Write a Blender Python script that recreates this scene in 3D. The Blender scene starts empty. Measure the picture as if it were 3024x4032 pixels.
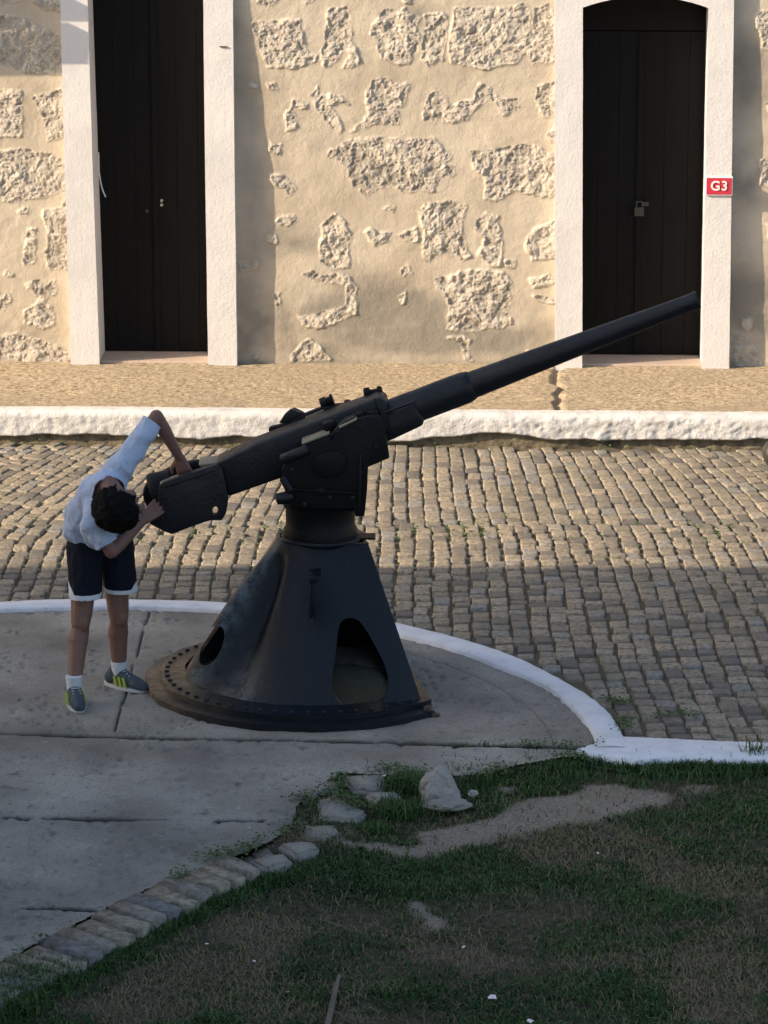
import bpy, bmesh, math, random
import numpy as np
from mathutils import Vector, Matrix, noise as mnoise
random.seed(7); RNG = np.random.default_rng(11)
SC = bpy.context.scene
COL = SC.collection
R = math.radians

# ------------------------------------------------------------------ camera
F = 14000.0; W, H = 3024.0, 4032.0; PITCH = R(14.0); CH = 4.8
cam = bpy.data.cameras.new('camera'); camo = bpy.data.objects.new('camera', cam)
COL.objects.link(camo); camo.location = (0, 0, CH); camo.rotation_euler = (R(90) - PITCH, 0, 0)
cam.sensor_fit = 'VERTICAL'; cam.sensor_height = 24.0; cam.lens = 24.0 * F / H
cam.clip_start = 0.1; cam.clip_end = 2000
SC.camera = camo
SC.render.resolution_x = 768; SC.render.resolution_y = 1024

# ------------------------------------------------------------------ sun, sky, exposure
AZ = R(73); EL = R(25)      # sun to the left of and a little behind the camera
S2 = Vector((-math.sin(AZ) * math.cos(EL), -math.cos(AZ) * math.cos(EL), math.sin(EL)))
wd = bpy.data.worlds.new('World'); SC.world = wd; wd.use_nodes = True
nt = wd.node_tree; bg = nt.nodes['Background']
sky = nt.nodes.new('ShaderNodeTexSky'); sky.sky_type = 'NISHITA'; sky.sun_disc = False
sky.sun_elevation = EL; sky.sun_rotation = math.atan2(S2.x, S2.y)
sky.dust_density = 2.5; sky.ozone_density = 0.6
nt.links.new(sky.outputs[0], bg.inputs[0]); bg.inputs[1].default_value = 0.15
sl = bpy.data.lights.new('sun', 'SUN'); so = bpy.data.objects.new('sun', sl); COL.objects.link(so)
sl.energy = 4.7; sl.angle = R(0.42); sl.color = (1.0, 0.81, 0.59)
so.rotation_euler = S2.to_track_quat('Z', 'Y').to_euler()
SC.view_settings.view_transform = 'Standard'; SC.view_settings.look = 'None'
SC.view_settings.exposure = 0.90; SC.view_settings.gamma = 1.0

# ------------------------------------------------------------------ helpers
def ray(px, py):
    dx = (px - W / 2) / F; dy = (H / 2 - py) / F
    c, s = math.cos(PITCH), math.sin(PITCH)
    return Vector((dx, c + dy * s, -s + dy * c))
def at(px, py, Y):                       # the point of depth Y seen at a pixel
    d = ray(px, py); t = Y / d.y
    return Vector((d.x * t, Y, CH + d.z * t))
def gnd(px, py, z=0.0):                  # the ground point seen at a pixel
    d = ray(px, py); t = (z - CH) / d.z
    return Vector((d.x * t, d.y * t, z))
def tag(o, label=None, cat=None, group=None, kind=None):
    if label: o['label'] = label
    if cat: o['category'] = cat
    if group: o['group'] = group
    if kind: o['kind'] = kind
    return o
def empty(name, loc, label, cat, group=None):
    o = bpy.data.objects.new(name, None); COL.objects.link(o); o.location = loc
    bpy.context.view_layer.update()
    return tag(o, label, cat, group)
def link(name, me, mat=None, parent=None, smooth=False):
    o = bpy.data.objects.new(name, me); COL.objects.link(o)
    if mat is not None and not me.materials:
        for m in (mat if isinstance(mat, (list, tuple)) else [mat]): me.materials.append(m)
    if parent is not None:
        o.parent = parent
        o.matrix_parent_inverse = Matrix.Translation(parent.matrix_world.translation if parent.parent is None else parent.matrix_world.translation).inverted()
    if smooth: me.polygons.foreach_set('use_smooth', [True] * len(me.polygons))
    return o
def mesh(name, vs, fs, mat=None, parent=None, smooth=False):
    me = bpy.data.meshes.new(name); me.from_pydata([tuple(v) for v in vs], [], fs); me.update()
    return link(name, me, mat, parent, smooth)
def npmesh(name, V, Q, mat, parent=None, smooth=True, attrs=None):
    me = bpy.data.meshes.new(name); V = np.asarray(V, np.float32); Q = np.asarray(Q, np.int32); k = Q.shape[1]
    me.vertices.add(len(V)); me.vertices.foreach_set('co', V.ravel())
    me.loops.add(Q.size); me.loops.foreach_set('vertex_index', Q.ravel())
    me.polygons.add(len(Q)); me.polygons.foreach_set('loop_start', np.arange(0, Q.size, k, dtype=np.int32))
    me.polygons.foreach_set('loop_total', np.full(len(Q), k, np.int32))
    for nm, a in (attrs or {}).items():
        at_ = me.attributes.new(nm, 'FLOAT', 'POINT'); at_.data.foreach_set('value', np.asarray(a, np.float32).ravel())
    me.update(calc_edges=True); me.validate()
    return link(name, me, mat, parent, smooth)
def bm_obj(name, bm, mat, parent=None, smooth=False, bevel=0.0, seg=2):
    bmesh.ops.recalc_face_normals(bm, faces=bm.faces[:])
    if bevel > 0:
        bmesh.ops.bevel(bm, geom=bm.edges[:], offset=bevel, segments=seg, affect='EDGES', profile=0.5, clamp_overlap=True)
    me = bpy.data.meshes.new(name); bm.to_mesh(me); bm.free()
    return link(name, me, mat, parent, smooth)
def add_box(bm, c, size, rot=None):
    M = Matrix.Translation(Vector(c)) @ (rot.to_4x4() if rot else Matrix()) @ Matrix.Diagonal((*size, 1))
    return bmesh.ops.create_cube(bm, size=1, matrix=M)['verts']
def box(name, c, size, mat, parent=None, bevel=0.004, rot=None):
    bm = bmesh.new(); add_box(bm, c, size, rot); return bm_obj(name, bm, mat, parent, bevel=bevel)
def add_cyl(bm, p0, p1, r0, r1=None, seg=24):
    p0, p1 = Vector(p0), Vector(p1); r1 = r0 if r1 is None else r1
    M = Matrix.Translation((p0 + p1) / 2) @ (p1 - p0).to_track_quat('Z', 'Y').to_matrix().to_4x4()
    return bmesh.ops.create_cone(bm, cap_ends=True, segments=seg, radius1=r0, radius2=r1, depth=(p1 - p0).length, matrix=M)['verts']
def cyl(name, p0, p1, r0, mat, parent=None, r1=None, seg=28, bevel=0.0):
    bm = bmesh.new(); add_cyl(bm, p0, p1, r0, r1, seg); o = bm_obj(name, bm, mat, parent, bevel=bevel)
    return autosmooth(o)
def autosmooth(o, ang=40):
    me = o.data; me.polygons.foreach_set('use_smooth', [True] * len(me.polygons))
    bm = bmesh.new(); bm.from_mesh(me)
    for e in bm.edges:
        if len(e.link_faces) == 2 and e.calc_face_angle(0) > R(ang): e.smooth = False
    bm.to_mesh(me); bm.free(); return o
def add_prism(bm, pts, Yn, Yf):          # outline given in world XZ at depth Yn, carried back to Yf
    a = [bm.verts.new((p.x, Yn, p.z)) for p in pts]; b = [bm.verts.new((p.x, Yf, p.z)) for p in pts]
    n = len(a); bm.faces.new(a); bm.faces.new(b[::-1])
    for i in range(n): bm.faces.new((a[i], b[i], b[(i + 1) % n], a[(i + 1) % n]))
def prism(name, pix, Yn, Yf, mat, parent=None, bevel=0.006):
    bm = bmesh.new(); add_prism(bm, [at(x, y, Yn) for x, y in pix], Yn, Yf)
    bmesh.ops.recalc_face_normals(bm, faces=bm.faces[:])
    return autosmooth(bm_obj(name, bm, mat, parent, bevel=bevel), 50)
def lathe(name, p0, axis, prof, mat, parent=None, seg=40):  # prof: (distance along axis, radius)
    axis = Vector(axis).normalized(); q = axis.to_track_quat('Z', 'Y'); vs = []; fs = []
    for d, r in prof:
        for k in range(seg):
            a = 2 * math.pi * k / seg
            vs.append(Vector(p0) + q @ Vector((r * math.cos(a), r * math.sin(a), d)))
    for i in range(len(prof) - 1):
        for k in range(seg):
            k2 = (k + 1) % seg; fs.append((i * seg + k, i * seg + k2, (i + 1) * seg + k2, (i + 1) * seg + k))
    fs.append(list(range(seg))[::-1]); fs.append([(len(prof) - 1) * seg + k for k in range(seg)])
    return autosmooth(mesh(name, vs, fs, mat, parent))
def boolean(o, cutters, op='DIFFERENCE'):
    for c in cutters:
        m = o.modifiers.new('b', 'BOOLEAN'); m.operation = op; m.object = c; m.solver = 'EXACT'
    bpy.context.view_layer.update(); dg = bpy.context.evaluated_depsgraph_get()
    me = bpy.data.meshes.new_from_object(o.evaluated_get(dg)); o.modifiers.clear(); old = o.data; o.data = me; bpy.data.meshes.remove(old)
    for c in cutters: bpy.data.objects.remove(c)
    return o
def bake(o):
    bpy.context.view_layer.update(); dg = bpy.context.evaluated_depsgraph_get()
    me = bpy.data.meshes.new_from_object(o.evaluated_get(dg)); o.modifiers.clear(); old = o.data; o.data = me; bpy.data.meshes.remove(old)
    return o

# numpy noise
_T = RNG.random((256, 256)).astype(np.float32)
def vn(x, y):
    xi = np.floor(x).astype(int); yi = np.floor(y).astype(int); fx = x - xi; fy = y - yi
    fx = fx * fx * (3 - 2 * fx); fy = fy * fy * (3 - 2 * fy)
    g = lambda a, b: _T[a & 255, b & 255]
    return (g(xi, yi) * (1 - fx) + g(xi + 1, yi) * fx) * (1 - fy) + (g(xi, yi + 1) * (1 - fx) + g(xi + 1, yi + 1) * fx) * fy
def fbm(x, y, o=4, s=1.0, gain=0.5):     # about -1..1
    v = 0; a = 1.0; t = 0
    for k in range(o):
        v = v + a * (vn(x * s + 17.3 * k, y * s + 9.1 * k) * 2 - 1); t += a; a *= gain; s *= 2.03
    return v / t
def cell(x, y):                          # distance to nearest jittered point, for pits and lumps
    xi = np.floor(x).astype(int); yi = np.floor(y).astype(int); d = np.full(x.shape, 9.0)
    for a in (-1, 0, 1):
        for b in (-1, 0, 1):
            jx = _T[(xi + a) & 255, (yi + b) & 255]; jy = _T[(xi + a + 91) & 255, (yi + b + 47) & 255]
            d = np.minimum(d, (xi + a + jx - x) ** 2 + (yi + b + jy - y) ** 2)
    return np.sqrt(d)
def inpoly(x, y, P):
    c = np.zeros(x.shape, bool); n = len(P)
    for i in range(n):
        x1, y1 = P[i]; x2, y2 = P[(i + 1) % n]
        if y1 == y2: continue
        t = (y1 > y) != (y2 > y); c ^= t & (x < (x2 - x1) * (y - y1) / (y2 - y1) + x1)
    return c
def grid_quads(nx, ny, keep=None):
    i = np.arange((nx - 1) * (ny - 1)); r = i // (nx - 1); c = i % (nx - 1); a = r * nx + c
    Q = np.stack([a, a + 1, a + nx + 1, a + nx], 1)
    return Q if keep is None else Q[keep.reshape(-1)[Q].all(1)]
def ss(x, a, b): t = np.clip((x - a) / (b - a), 0, 1); return t * t * (3 - 2 * t)
def blur(m, n=1):
    m = m.astype(np.float32)
    for _ in range(n):
        p = np.pad(m, 1, mode='edge'); m = (p[1:-1, 1:-1] * 2 + p[:-2, 1:-1] + p[2:, 1:-1] + p[1:-1, :-2] + p[1:-1, 2:]) / 6
    return m

# ------------------------------------------------------------------ materials
class NM:
    def __init__(s, name, rough=0.8, spec=0.5):
        s.m = bpy.data.materials.new(name); s.m.use_nodes = True; s.t = s.m.node_tree
        s.b = s.t.nodes['Principled BSDF']; s.b.inputs['Roughness'].default_value = rough
        s.b.inputs['Specular IOR Level'].default_value = spec
        s.tc = s.t.nodes.new('ShaderNodeTexCoord').outputs['Object']
    def n(s, typ, **kw):
        nd = s.t.nodes.new(typ)
        for k, v in kw.items(): setattr(nd, k, v)
        return nd
    def lk(s, a, b): s.t.links.new(a, b)
    def noise(s, scale, detail=4, rough=0.55, stretch=None):
        nd = s.n('ShaderNodeTexNoise'); nd.inputs['Scale'].default_value = scale; nd.inputs['Detail'].default_value = detail
        nd.inputs['Roughness'].default_value = rough; src = s.tc
        if stretch:
            mp = s.n('ShaderNodeMapping'); mp.inputs['Scale'].default_value = stretch; s.lk(src, mp.inputs[0]); src = mp.outputs[0]
        s.lk(src, nd.inputs['Vector']); return nd.outputs['Fac']
    def voro(s, scale, feature='F1'):
        nd = s.n('ShaderNodeTexVoronoi', feature=feature); nd.inputs['Scale'].default_value = scale
        s.lk(s.tc, nd.inputs['Vector']); return nd
    def attr(s, name): return s.n('ShaderNodeAttribute', attribute_name=name).outputs['Fac']
    def ramp(s, fac, stops):
        nd = s.n('ShaderNodeValToRGB'); e = nd.color_ramp.elements
        while len(e) < len(stops): e.new(0.5)
        for i, (p, c) in enumerate(stops):
            e[i].position = p; e[i].color = (*c, 1) if not isinstance(c, (int, float)) else (c, c, c, 1)
        s.lk(fac, nd.inputs[0]); return nd.outputs[0]
    def mix(s, fac, a, b, mode='MIX'):
        nd = s.n('ShaderNodeMix', data_type='RGBA', blend_type=mode)
        for sock, v in ((nd.inputs[0], fac), (nd.inputs[6], a), (nd.inputs[7], b)):
            if isinstance(v, (int, float)): sock.default_value = v
            elif isinstance(v, tuple): sock.default_value = (*v, 1)
            else: s.lk(v, sock)
        return nd.outputs[2]
    def math(s, op, a, b=0.0):
        nd = s.n('ShaderNodeMath', operation=op)
        for i, v in enumerate((a, b)):
            if isinstance(v, (int, float)): nd.inputs[i].default_value = v
            else: s.lk(v, nd.inputs[i])
        return nd.outputs[0]
    def color(s, v):
        if isinstance(v, tuple): s.b.inputs['Base Color'].default_value = (*v, 1)
        else: s.lk(v, s.b.inputs['Base Color'])
    def bump(s, h, dist=0.01, strength=1.0):
        nd = s.n('ShaderNodeBump'); nd.inputs['Distance'].default_value = dist; nd.inputs['Strength'].default_value = strength
        s.lk(h, nd.inputs['Height']); s.lk(nd.outputs[0], s.b.inputs['Normal'])
    def rough(s, v):
        if isinstance(v, (int, float)): s.b.inputs['Roughness'].default_value = v
        else: s.lk(v, s.b.inputs['Roughness'])

def simple(name, c1, c2, scale=8, rough=0.8, bump=0.0, bscale=60, spec=0.4, metal=0.0):
    m = NM(name, rough, spec); m.color(m.mix(m.noise(scale), c1, c2)); m.b.inputs['Metallic'].default_value = metal
    if bump: m.bump(m.noise(bscale, 5), bump)
    return m.m
# wall plaster and bared coral stone
m = NM('wall_plaster', 0.92, 0.15)
pa = m.attr('patch'); stn = m.attr('stain'); pit = m.attr('pit')
pl = m.ramp(m.noise(2.2, 6), [(0.25, (0.35, 0.295, 0.225)), (0.5, (0.485, 0.42, 0.33)), (0.8, (0.56, 0.495, 0.40))])
pl = m.mix(m.math('MULTIPLY', m.ramp(m.noise(11, 5), [(0.5, 0.0), (0.75, 1.0)]), 0.35), pl, (0.38, 0.33, 0.26))
pl = m.mix(stn, pl, (0.21, 0.195, 0.165))
st = m.ramp(m.noise(26, 6, 0.7), [(0.28, (0.38, 0.335, 0.28)), (0.5, (0.58, 0.52, 0.435)), (0.72, (0.72, 0.665, 0.585))])
st = m.mix(m.ramp(m.noise(5, 3), [(0.5, 0.0), (0.72, 0.5)]), st, (0.36, 0.31, 0.29))
st = m.mix(m.math('MULTIPLY', pit, 0.55), st, (0.19, 0.17, 0.14))
m.color(m.mix(pa, pl, st))
h1 = m.math('MULTIPLY', m.noise(150, 6, 0.7), m.math('MULTIPLY_ADD', pa, 1.0))
m.bump(m.math('ADD', m.math('MULTIPLY', m.noise(95, 6, 0.7), m.math('ADD', m.math('MULTIPLY', pa, 1.5), 0.38)), m.math('MULTIPLY', m.noise(14, 4), 0.5)), 0.009)
M_WALL = m.m
m = NM('white_paint', 0.7, 0.3)
m.color(m.mix(m.ramp(m.noise(3.0, 6), [(0.45, 0.0), (0.8, 0.6)]), (0.60, 0.585, 0.58), (0.47, 0.46, 0.455)))
m.bump(m.math('ADD', m.noise(9, 5), m.math('MULTIPLY', m.noise(60, 4), 0.5)), 0.004); M_WHITE = m.m
# kerb paint with worn places
m = NM('kerb_paint', 0.75, 0.3); bare = m.attr('bare')
wc = m.mix(m.ramp(m.noise(7, 6), [(0.42, 0.0), (0.72, 0.65)]), (0.60, 0.59, 0.58), (0.38, 0.365, 0.35))
m.color(m.mix(bare, wc, m.ramp(m.noise(20, 5), [(0.3, (0.06, 0.05, 0.035)), (0.6, (0.20, 0.165, 0.11)), (0.8, (0.11, 0.13, 0.05))])))
m.bump(m.noise(70, 6, 0.7), 0.008); M_KERB = m.m
m = NM('ring_kerb_paint', 0.6, 0.35)
m.color(m.mix(m.ramp(m.noise(40, 6, .75), [(0.60, 0.0), (0.70, 0.8)]), m.mix(m.ramp(m.noise(9, 6), [(0.45, 0.0), (0.75, 0.6)]), (0.66, 0.68, 0.72), (0.46, 0.48, 0.50)), (0.26, 0.26, 0.25)))
m.bump(m.noise(30, 5), 0.006); M_RING = m.m
# sidewalk
m = NM('sidewalk_concrete', 0.9, 0.2)
c = m.ramp(m.noise(34, 6, 0.75), [(0.36, (0.12, 0.09, 0.06)), (0.47, (0.35, 0.275, 0.185)), (0.60, (0.56, 0.46, 0.32))])
c = m.mix(m.ramp(m.noise(1.3, 4), [(0.4, 0.0), (0.65, 0.5)]), c, (0.30, 0.25, 0.18))
m.color(c); m.bump(m.noise(55, 6, 0.75), 0.016); M_WALK = m.m
# cobbles
m = NM('cobblestone', 0.75, 0.35); tn = m.attr('tone')
c = m.ramp(tn, [(0.0, (0.14, 0.13, 0.12)), (0.3, (0.24, 0.21, 0.165)), (0.55, (0.31, 0.265, 0.20)), (0.8, (0.38, 0.32, 0.235)), (1.0, (0.27, 0.26, 0.24))])
c = m.mix(m.ramp(m.noise(38, 6, 0.75), [(0.38, 0.85), (0.58, 0.0)]), c, (0.11, 0.095, 0.075))
c = m.mix(m.math('MULTIPLY', m.ramp(m.noise(2.1, 4), [(0.5, 0.0), (0.75, 1.0)]), 0.5), c, (0.13, 0.125, 0.09))
m.color(c); m.bump(m.noise(60, 5, 0.7), 0.009); M_COB = m.m
M_JOINT = simple('joint_dirt', (0.15, 0.12, 0.08), (0.06, 0.055, 0.035), 20, 0.95, 0.01, 60)
# pad concrete
m = NM('pad_concrete', 0.85, 0.3); cr = m.attr('crack')
c = m.ramp(m.noise(1.7, 6), [(0.32, (0.185, 0.170, 0.145)), (0.5, (0.285, 0.263, 0.225)), (0.68, (0.39, 0.362, 0.31))])
c = m.mix(m.ramp(m.noise(60, 6, 0.7), [(0.36, 0.7), (0.47, 0.0)]), c, (0.13, 0.125, 0.11))
c = m.mix(m.ramp(m.noise(17, 5, 0.6, ), [(0.62, 0.0), (0.75, 0.5)]), c, (0.42, 0.41, 0.38))
c = m.mix(m.ramp(m.noise(9, 5, 0.65), [(0.3, 0.8), (0.42, 0.0)]), c, (0.12, 0.118, 0.105))
sc1 = m.noise(26, 6, 0.7, (1.0, .45, 1)); c = m.mix(m.ramp(sc1, [(0.60, 0.0), (0.70, 0.6)]), c, (0.10, 0.098, 0.088)); c = m.mix(m.ramp(sc1, [(0.30, 0.55), (0.38, 0.0)]), c, (0.48, 0.46, 0.42))
m.color(m.mix(cr, c, (0.035, 0.033, 0.028))); m.bump(m.noise(90, 5, 0.7), 0.008); M_PAD = m.m
# soil
m = NM('soil', 0.95, 0.15); ba = m.attr('gravel'); dr = m.attr('dry')
so_ = m.ramp(m.noise(30, 6, 0.7), [(0.3, (0.06, 0.05, 0.034)), (0.6, (0.14, 0.115, 0.078))])
dry = m.ramp(m.noise(80, 6, 0.8), [(0.35, (0.06, 0.046, 0.033)), (0.5, (0.155, 0.12, 0.09)), (0.68, (0.29, 0.24, 0.18))])
gr = m.ramp(m.noise(70, 6, 0.8), [(0.32, (0.16, 0.13, 0.095)), (0.5, (0.34, 0.285, 0.22)), (0.68, (0.50, 0.44, 0.36))])
c = m.mix(dr, so_, dry); m.color(m.mix(ba, c, gr)); m.bump(m.noise(60, 6, 0.8), 0.02); M_SOIL = m.m
m = NM('grass_blade', 0.7, 0.25); tn = m.attr('tone')
m.color(m.ramp(tn, [(0.0, (0.011, 0.036, 0.009)), (0.4, (0.028, 0.076, 0.018)), (0.7, (0.065, 0.125, 0.032)), (0.86, (0.15, 0.15, 0.06)), (1.0, (0.22, 0.165, 0.10))])); M_GRASS = m.m
# metals
m = NM('gun_paint', 0.42, 0.34)
geo = m.n('ShaderNodeNewGeometry'); sep = m.n('ShaderNodeSeparateXYZ'); m.lk(geo.outputs['True Normal'], sep.inputs[0])
dust = m.math('MULTIPLY', m.ramp(sep.outputs['Z'], [(0.80, 0.0), (0.95, 1.0)]), m.ramp(m.noise(14, 5), [(0.35, 0.35), (0.6, 1.0)]))
c = m.mix(m.noise(6, 5), (0.0035, 0.0045, 0.007), (0.006, 0.0075, 0.011))
c = m.mix(m.ramp(m.noise(38, 6, 0.7), [(0.66, 0.0), (0.76, 0.6)]), c, (0.05, 0.035, 0.025))
m.color(m.mix(m.math('MULTIPLY', dust, 0.5), c, (0.06, 0.05, 0.04))); m.rough(m.ramp(m.noise(20, 4), [(0.3, 0.38), (0.7, 0.6)]))
m.bump(m.noise(45, 5), 0.003); M_GUN = m.m
M_DUST = simple('dusty_paint', (0.30, 0.26, 0.19), (0.16, 0.135, 0.10), 14, 0.8, 0.002, 60)
m = NM('gun_dark_paint', 0.55, 0.22)
m.color(m.mix(m.noise(9, 5), (0.0025, 0.0026, 0.003), (0.0042, 0.0043, 0.005))); m.bump(m.noise(60, 5), 0.003); M_GUND = m.m
m = NM('pedestal_paint', 0.38, 0.26)
rst = m.attr('lit_rust'); skr = m.attr('sky_streak')
c = m.mix(m.noise(4, 6), (0.003, 0.0055, 0.009), (0.007, 0.0115, 0.017))
c = m.mix(m.ramp(m.noise(60, 6, 0.7), [(0.58, 0.0), (0.78, 0.4)]), c, (0.03, 0.036, 0.042))
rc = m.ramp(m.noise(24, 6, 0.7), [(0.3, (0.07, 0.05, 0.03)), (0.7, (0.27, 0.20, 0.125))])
c = m.mix(m.math('MULTIPLY', skr, m.ramp(m.noise(16, 6, 0.75), [(0.38, 0.0), (0.6, 1.0)])), c, (0.10, 0.135, 0.155))  # blue-grey tint painted in for the sky's reflection
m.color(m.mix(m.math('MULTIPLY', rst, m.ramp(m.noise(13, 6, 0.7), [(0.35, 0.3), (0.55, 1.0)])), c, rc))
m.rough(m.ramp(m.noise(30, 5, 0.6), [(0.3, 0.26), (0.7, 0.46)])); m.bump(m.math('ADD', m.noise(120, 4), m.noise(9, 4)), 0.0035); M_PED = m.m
M_RUST = simple('rusty_iron', (0.035, 0.028, 0.024), (0.13, 0.085, 0.055), 22, 0.8, 0.008, 70)
m = NM('door_wood', 0.65, 0.18)
g = m.noise(9, 5, 0.6, (8, 8, 0.5)); m.color(m.ramp(g, [(0.3, (0.0028, 0.0026, 0.0026)), (0.7, (0.0056, 0.0046, 0.0041))])); m.bump(g, 0.003); M_DOOR = m.m
M_SILL = simple('sill_stone', (0.46, 0.35, 0.28), (0.34, 0.28, 0.23), 6, 0.8, 0.006, 50)
M_STEEL = simple('padlock_steel', (0.10, 0.09, 0.08), (0.05, 0.046, 0.042), 30, 0.45, 0, spec=0.6, metal=0.6)
M_BRASS = simple('pale_metal', (0.62, 0.60, 0.50), (0.5, 0.5, 0.42), 30, 0.35, 0, metal=0.5)
M_RED = simple('sign_red', (0.52, 0.035, 0.06), (0.46, 0.03, 0.05), 12, 0.45)
M_SWHITE = simple('sign_white', (0.80, 0.72, 0.72), (0.74, 0.68, 0.68), 12, 0.5)
m = NM('brick', 0.85, 0.2); 
oi = m.n('ShaderNodeObjectInfo').outputs['Random']
c = m.ramp(oi, [(0.0, (0.24, 0.24, 0.24)), (0.35, (0.38, 0.34, 0.26)), (0.7, (0.44, 0.38, 0.27)), (1.0, (0.27, 0.26, 0.26))])
c = m.mix(m.ramp(m.noise(24, 6, 0.7), [(0.4, 0.7), (0.6, 0.0)]), c, (0.10, 0.10, 0.085)); m.color(c); m.bump(m.noise(60, 5, 0.7), 0.012); M_BRICK = m.m
M_SLAB = simple('flag_stone', (0.34, 0.325, 0.285), (0.17, 0.165, 0.15), 16, 0.88, 0.012, 60)
M_ROCK = simple('pale_rock', (0.44, 0.42, 0.39), (0.24, 0.22, 0.195), 11, 0.9, 0.02, 40)
M_SKIN = simple('skin', (0.215, 0.112, 0.085), (0.165, 0.082, 0.060), 12, 0.55, 0.0006, 200)
m = NM('shirt_cotton', 0.9, 0.1)
m.color(m.mix(m.noise(9, 5), (0.46, 0.54, 0.70), (0.40, 0.47, 0.62)))
m.bump(m.math('ADD', m.noise(22, 3, 0.5, (1.0, 1.0, 0.45)), m.math('MULTIPLY', m.noise(300, 2), 0.05)), 0.022); M_SHIRT = m.m
M_SHORT = simple('shorts_navy', (0.005, 0.0065, 0.013), (0.008, 0.0105, 0.020), 18, 0.8, 0.014, 22, 0.15)
M_CLOTHW = simple('white_cloth', (0.66, 0.68, 0.72), (0.56, 0.58, 0.62), 40, 0.85, 0.003, 120)
M_HAIR = simple('black_hair', (0.0015, 0.0013, 0.0014), (0.0035, 0.003, 0.003), 60, 0.6, 0.006, 120, 0.10)
M_SHOE = simple('shoe_fabric', (0.040, 0.058, 0.075), (0.06, 0.08, 0.10), 60, 0.8, 0.004, 150)
M_LIME = simple('lime_stripe', (0.34, 0.42, 0.06), (0.26, 0.33, 0.05), 30, 0.6)
M_SOLE = simple('sole_rubber', (0.52, 0.54, 0.56), (0.40, 0.42, 0.43), 30, 0.6)
M_EYE = simple('eye', (0.6, 0.6, 0.6), (0.5, 0.5, 0.5), 5, 0.2)
M_TERR = simple('terrain_earth', (0.12, 0.10, 0.07), (0.08, 0.09, 0.05), 0.6, 0.95, 0.02, 12)
M_PLAIN = simple('plain_plaster', (0.42, 0.36, 0.28), (0.34, 0.30, 0.24), 1.2, 0.9, 0.01, 30)
M_TILE = simple('roof_tile', (0.30, 0.14, 0.08), (0.20, 0.11, 0.08), 6, 0.85, 0.02, 14)
M_LEAF = simple('weed_leaf', (0.03, 0.07, 0.015), (0.07, 0.12, 0.028), 30, 0.6)
M_BALL = simple('bollard_iron', (0.02, 0.022, 0.02), (0.035, 0.034, 0.028), 14, 0.3, 0.003, 50, 0.6)

# ------------------------------------------------------------------ setting
WZ = 0.20                                            # pavement height
K0 = gnd(0, 1746, 0); K1 = gnd(3024, 1770, 0)        # foot of the kerb
A0 = gnd(0, 1421, WZ); A1 = gnd(3024, 1443, WZ)      # foot of the wall
def line_pt(a, b, x):
    t = (x - a.x) / (b.x - a.x); return a.lerp(b, t)
WD = (A1 - A0).normalized(); WN = Vector((WD.y, -WD.x, 0)); 
if WN.y > 0: WN = -WN
def wall_sz(px, py, off=0.0):                        # pixel -> (along, height) on the wall plane moved outward by off
    d = ray(px, py); o = A0 + WN * off; t = (o - Vector((0, 0, CH))).dot(WN) / d.dot(WN)
    p = Vector((0, 0, CH)) + d * t; return ((p - A0).dot(WD), p.z)
def wall_pt(s, z, off=0.0): return Vector((A0.x, A0.y, 0)) + WD * s + WN * off + Vector((0, 0, z))

tag(mesh('ground', [(-400, -300, -0.16), (400, -300, -0.16), (400, 600, -0.16), (-400, 600, -0.16)], [(0, 1, 2, 3)], M_TERR), kind='structure')

# ---- road: cobbles as one sheet of laid stones
CC = gnd(300, 2372, 0); CX, CY, CR = -1.354, 14.94, 2.405
SK_Y = gnd(2700, 2922, 0).y                          # far edge of the straight kerb
V = []; Q = []; T = []
def add_stone(c, hw, hl, ang, z, tone):
    n = 6; b = len(V); ca, sa = math.cos(ang), math.sin(ang)
    jx = [random.uniform(-.006, .006) for _ in range(4)]; jy = [random.uniform(-.008, .008) for _ in range(4)]
    tx, ty = random.gauss(0, .020), random.gauss(0, .022)
    ks = (-1.0, -0.94, -0.72, 0.72, 0.94, 1.0)
    for j, v in enumerate(ks):
        for i, u in enumerate(ks):
            uu, vv = (u + 1) / 2, (v + 1) / 2
            ex = (jx[0] * (1 - uu) * (1 - vv) + jx[1] * uu * (1 - vv) + jx[2] * uu * vv + jx[3] * (1 - uu) * vv)
            ey = (jy[0] * (1 - uu) * (1 - vv) + jy[1] * uu * (1 - vv) + jy[2] * uu * vv + jy[3] * (1 - uu) * vv)
            cu = u * (1 - 0.05 * v * v * abs(v)); cv = v * (1 - 0.05 * u * u * abs(u))
            x = cu * hw + ex; y = cv * hl + ey
            e = max(abs(u), abs(v))
            dz = 0 if e < .8 else (-.0018 if e < .95 else -.034)
            dz += tx * x + ty * y + random.uniform(-.0012, .0012) - (0.0 if e > .95 else 0)
            V.append((c[0] + x * ca - y * sa, c[1] + x * sa + y * ca, z + dz)); T.append(tone)
    for j in range(n - 1):
        for i in range(n - 1):
            a = b + j * n + i; Q.append((a, a + 1, a + n + 1, a + n))
def colX(x0, Y):                                     # how a course wanders as it runs away from the camera
    k = 0.052 if x0 > 0.1 else 0.078
    f = Y - 18.6
    s = (x0 - 0.1) * (1 - (k * f + (0.012 * f * f if x0 < 0.1 else 0.006 * f * f) if f > 0 else 0.022 * f)) + 0.1
    return s + 0.009 * math.sin(Y * 2.1 + x0 * 1.7) + 0.016 * math.sin(Y * 0.9 + x0 * 0.8 + 1.3)
PW = 0.0925
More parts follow.
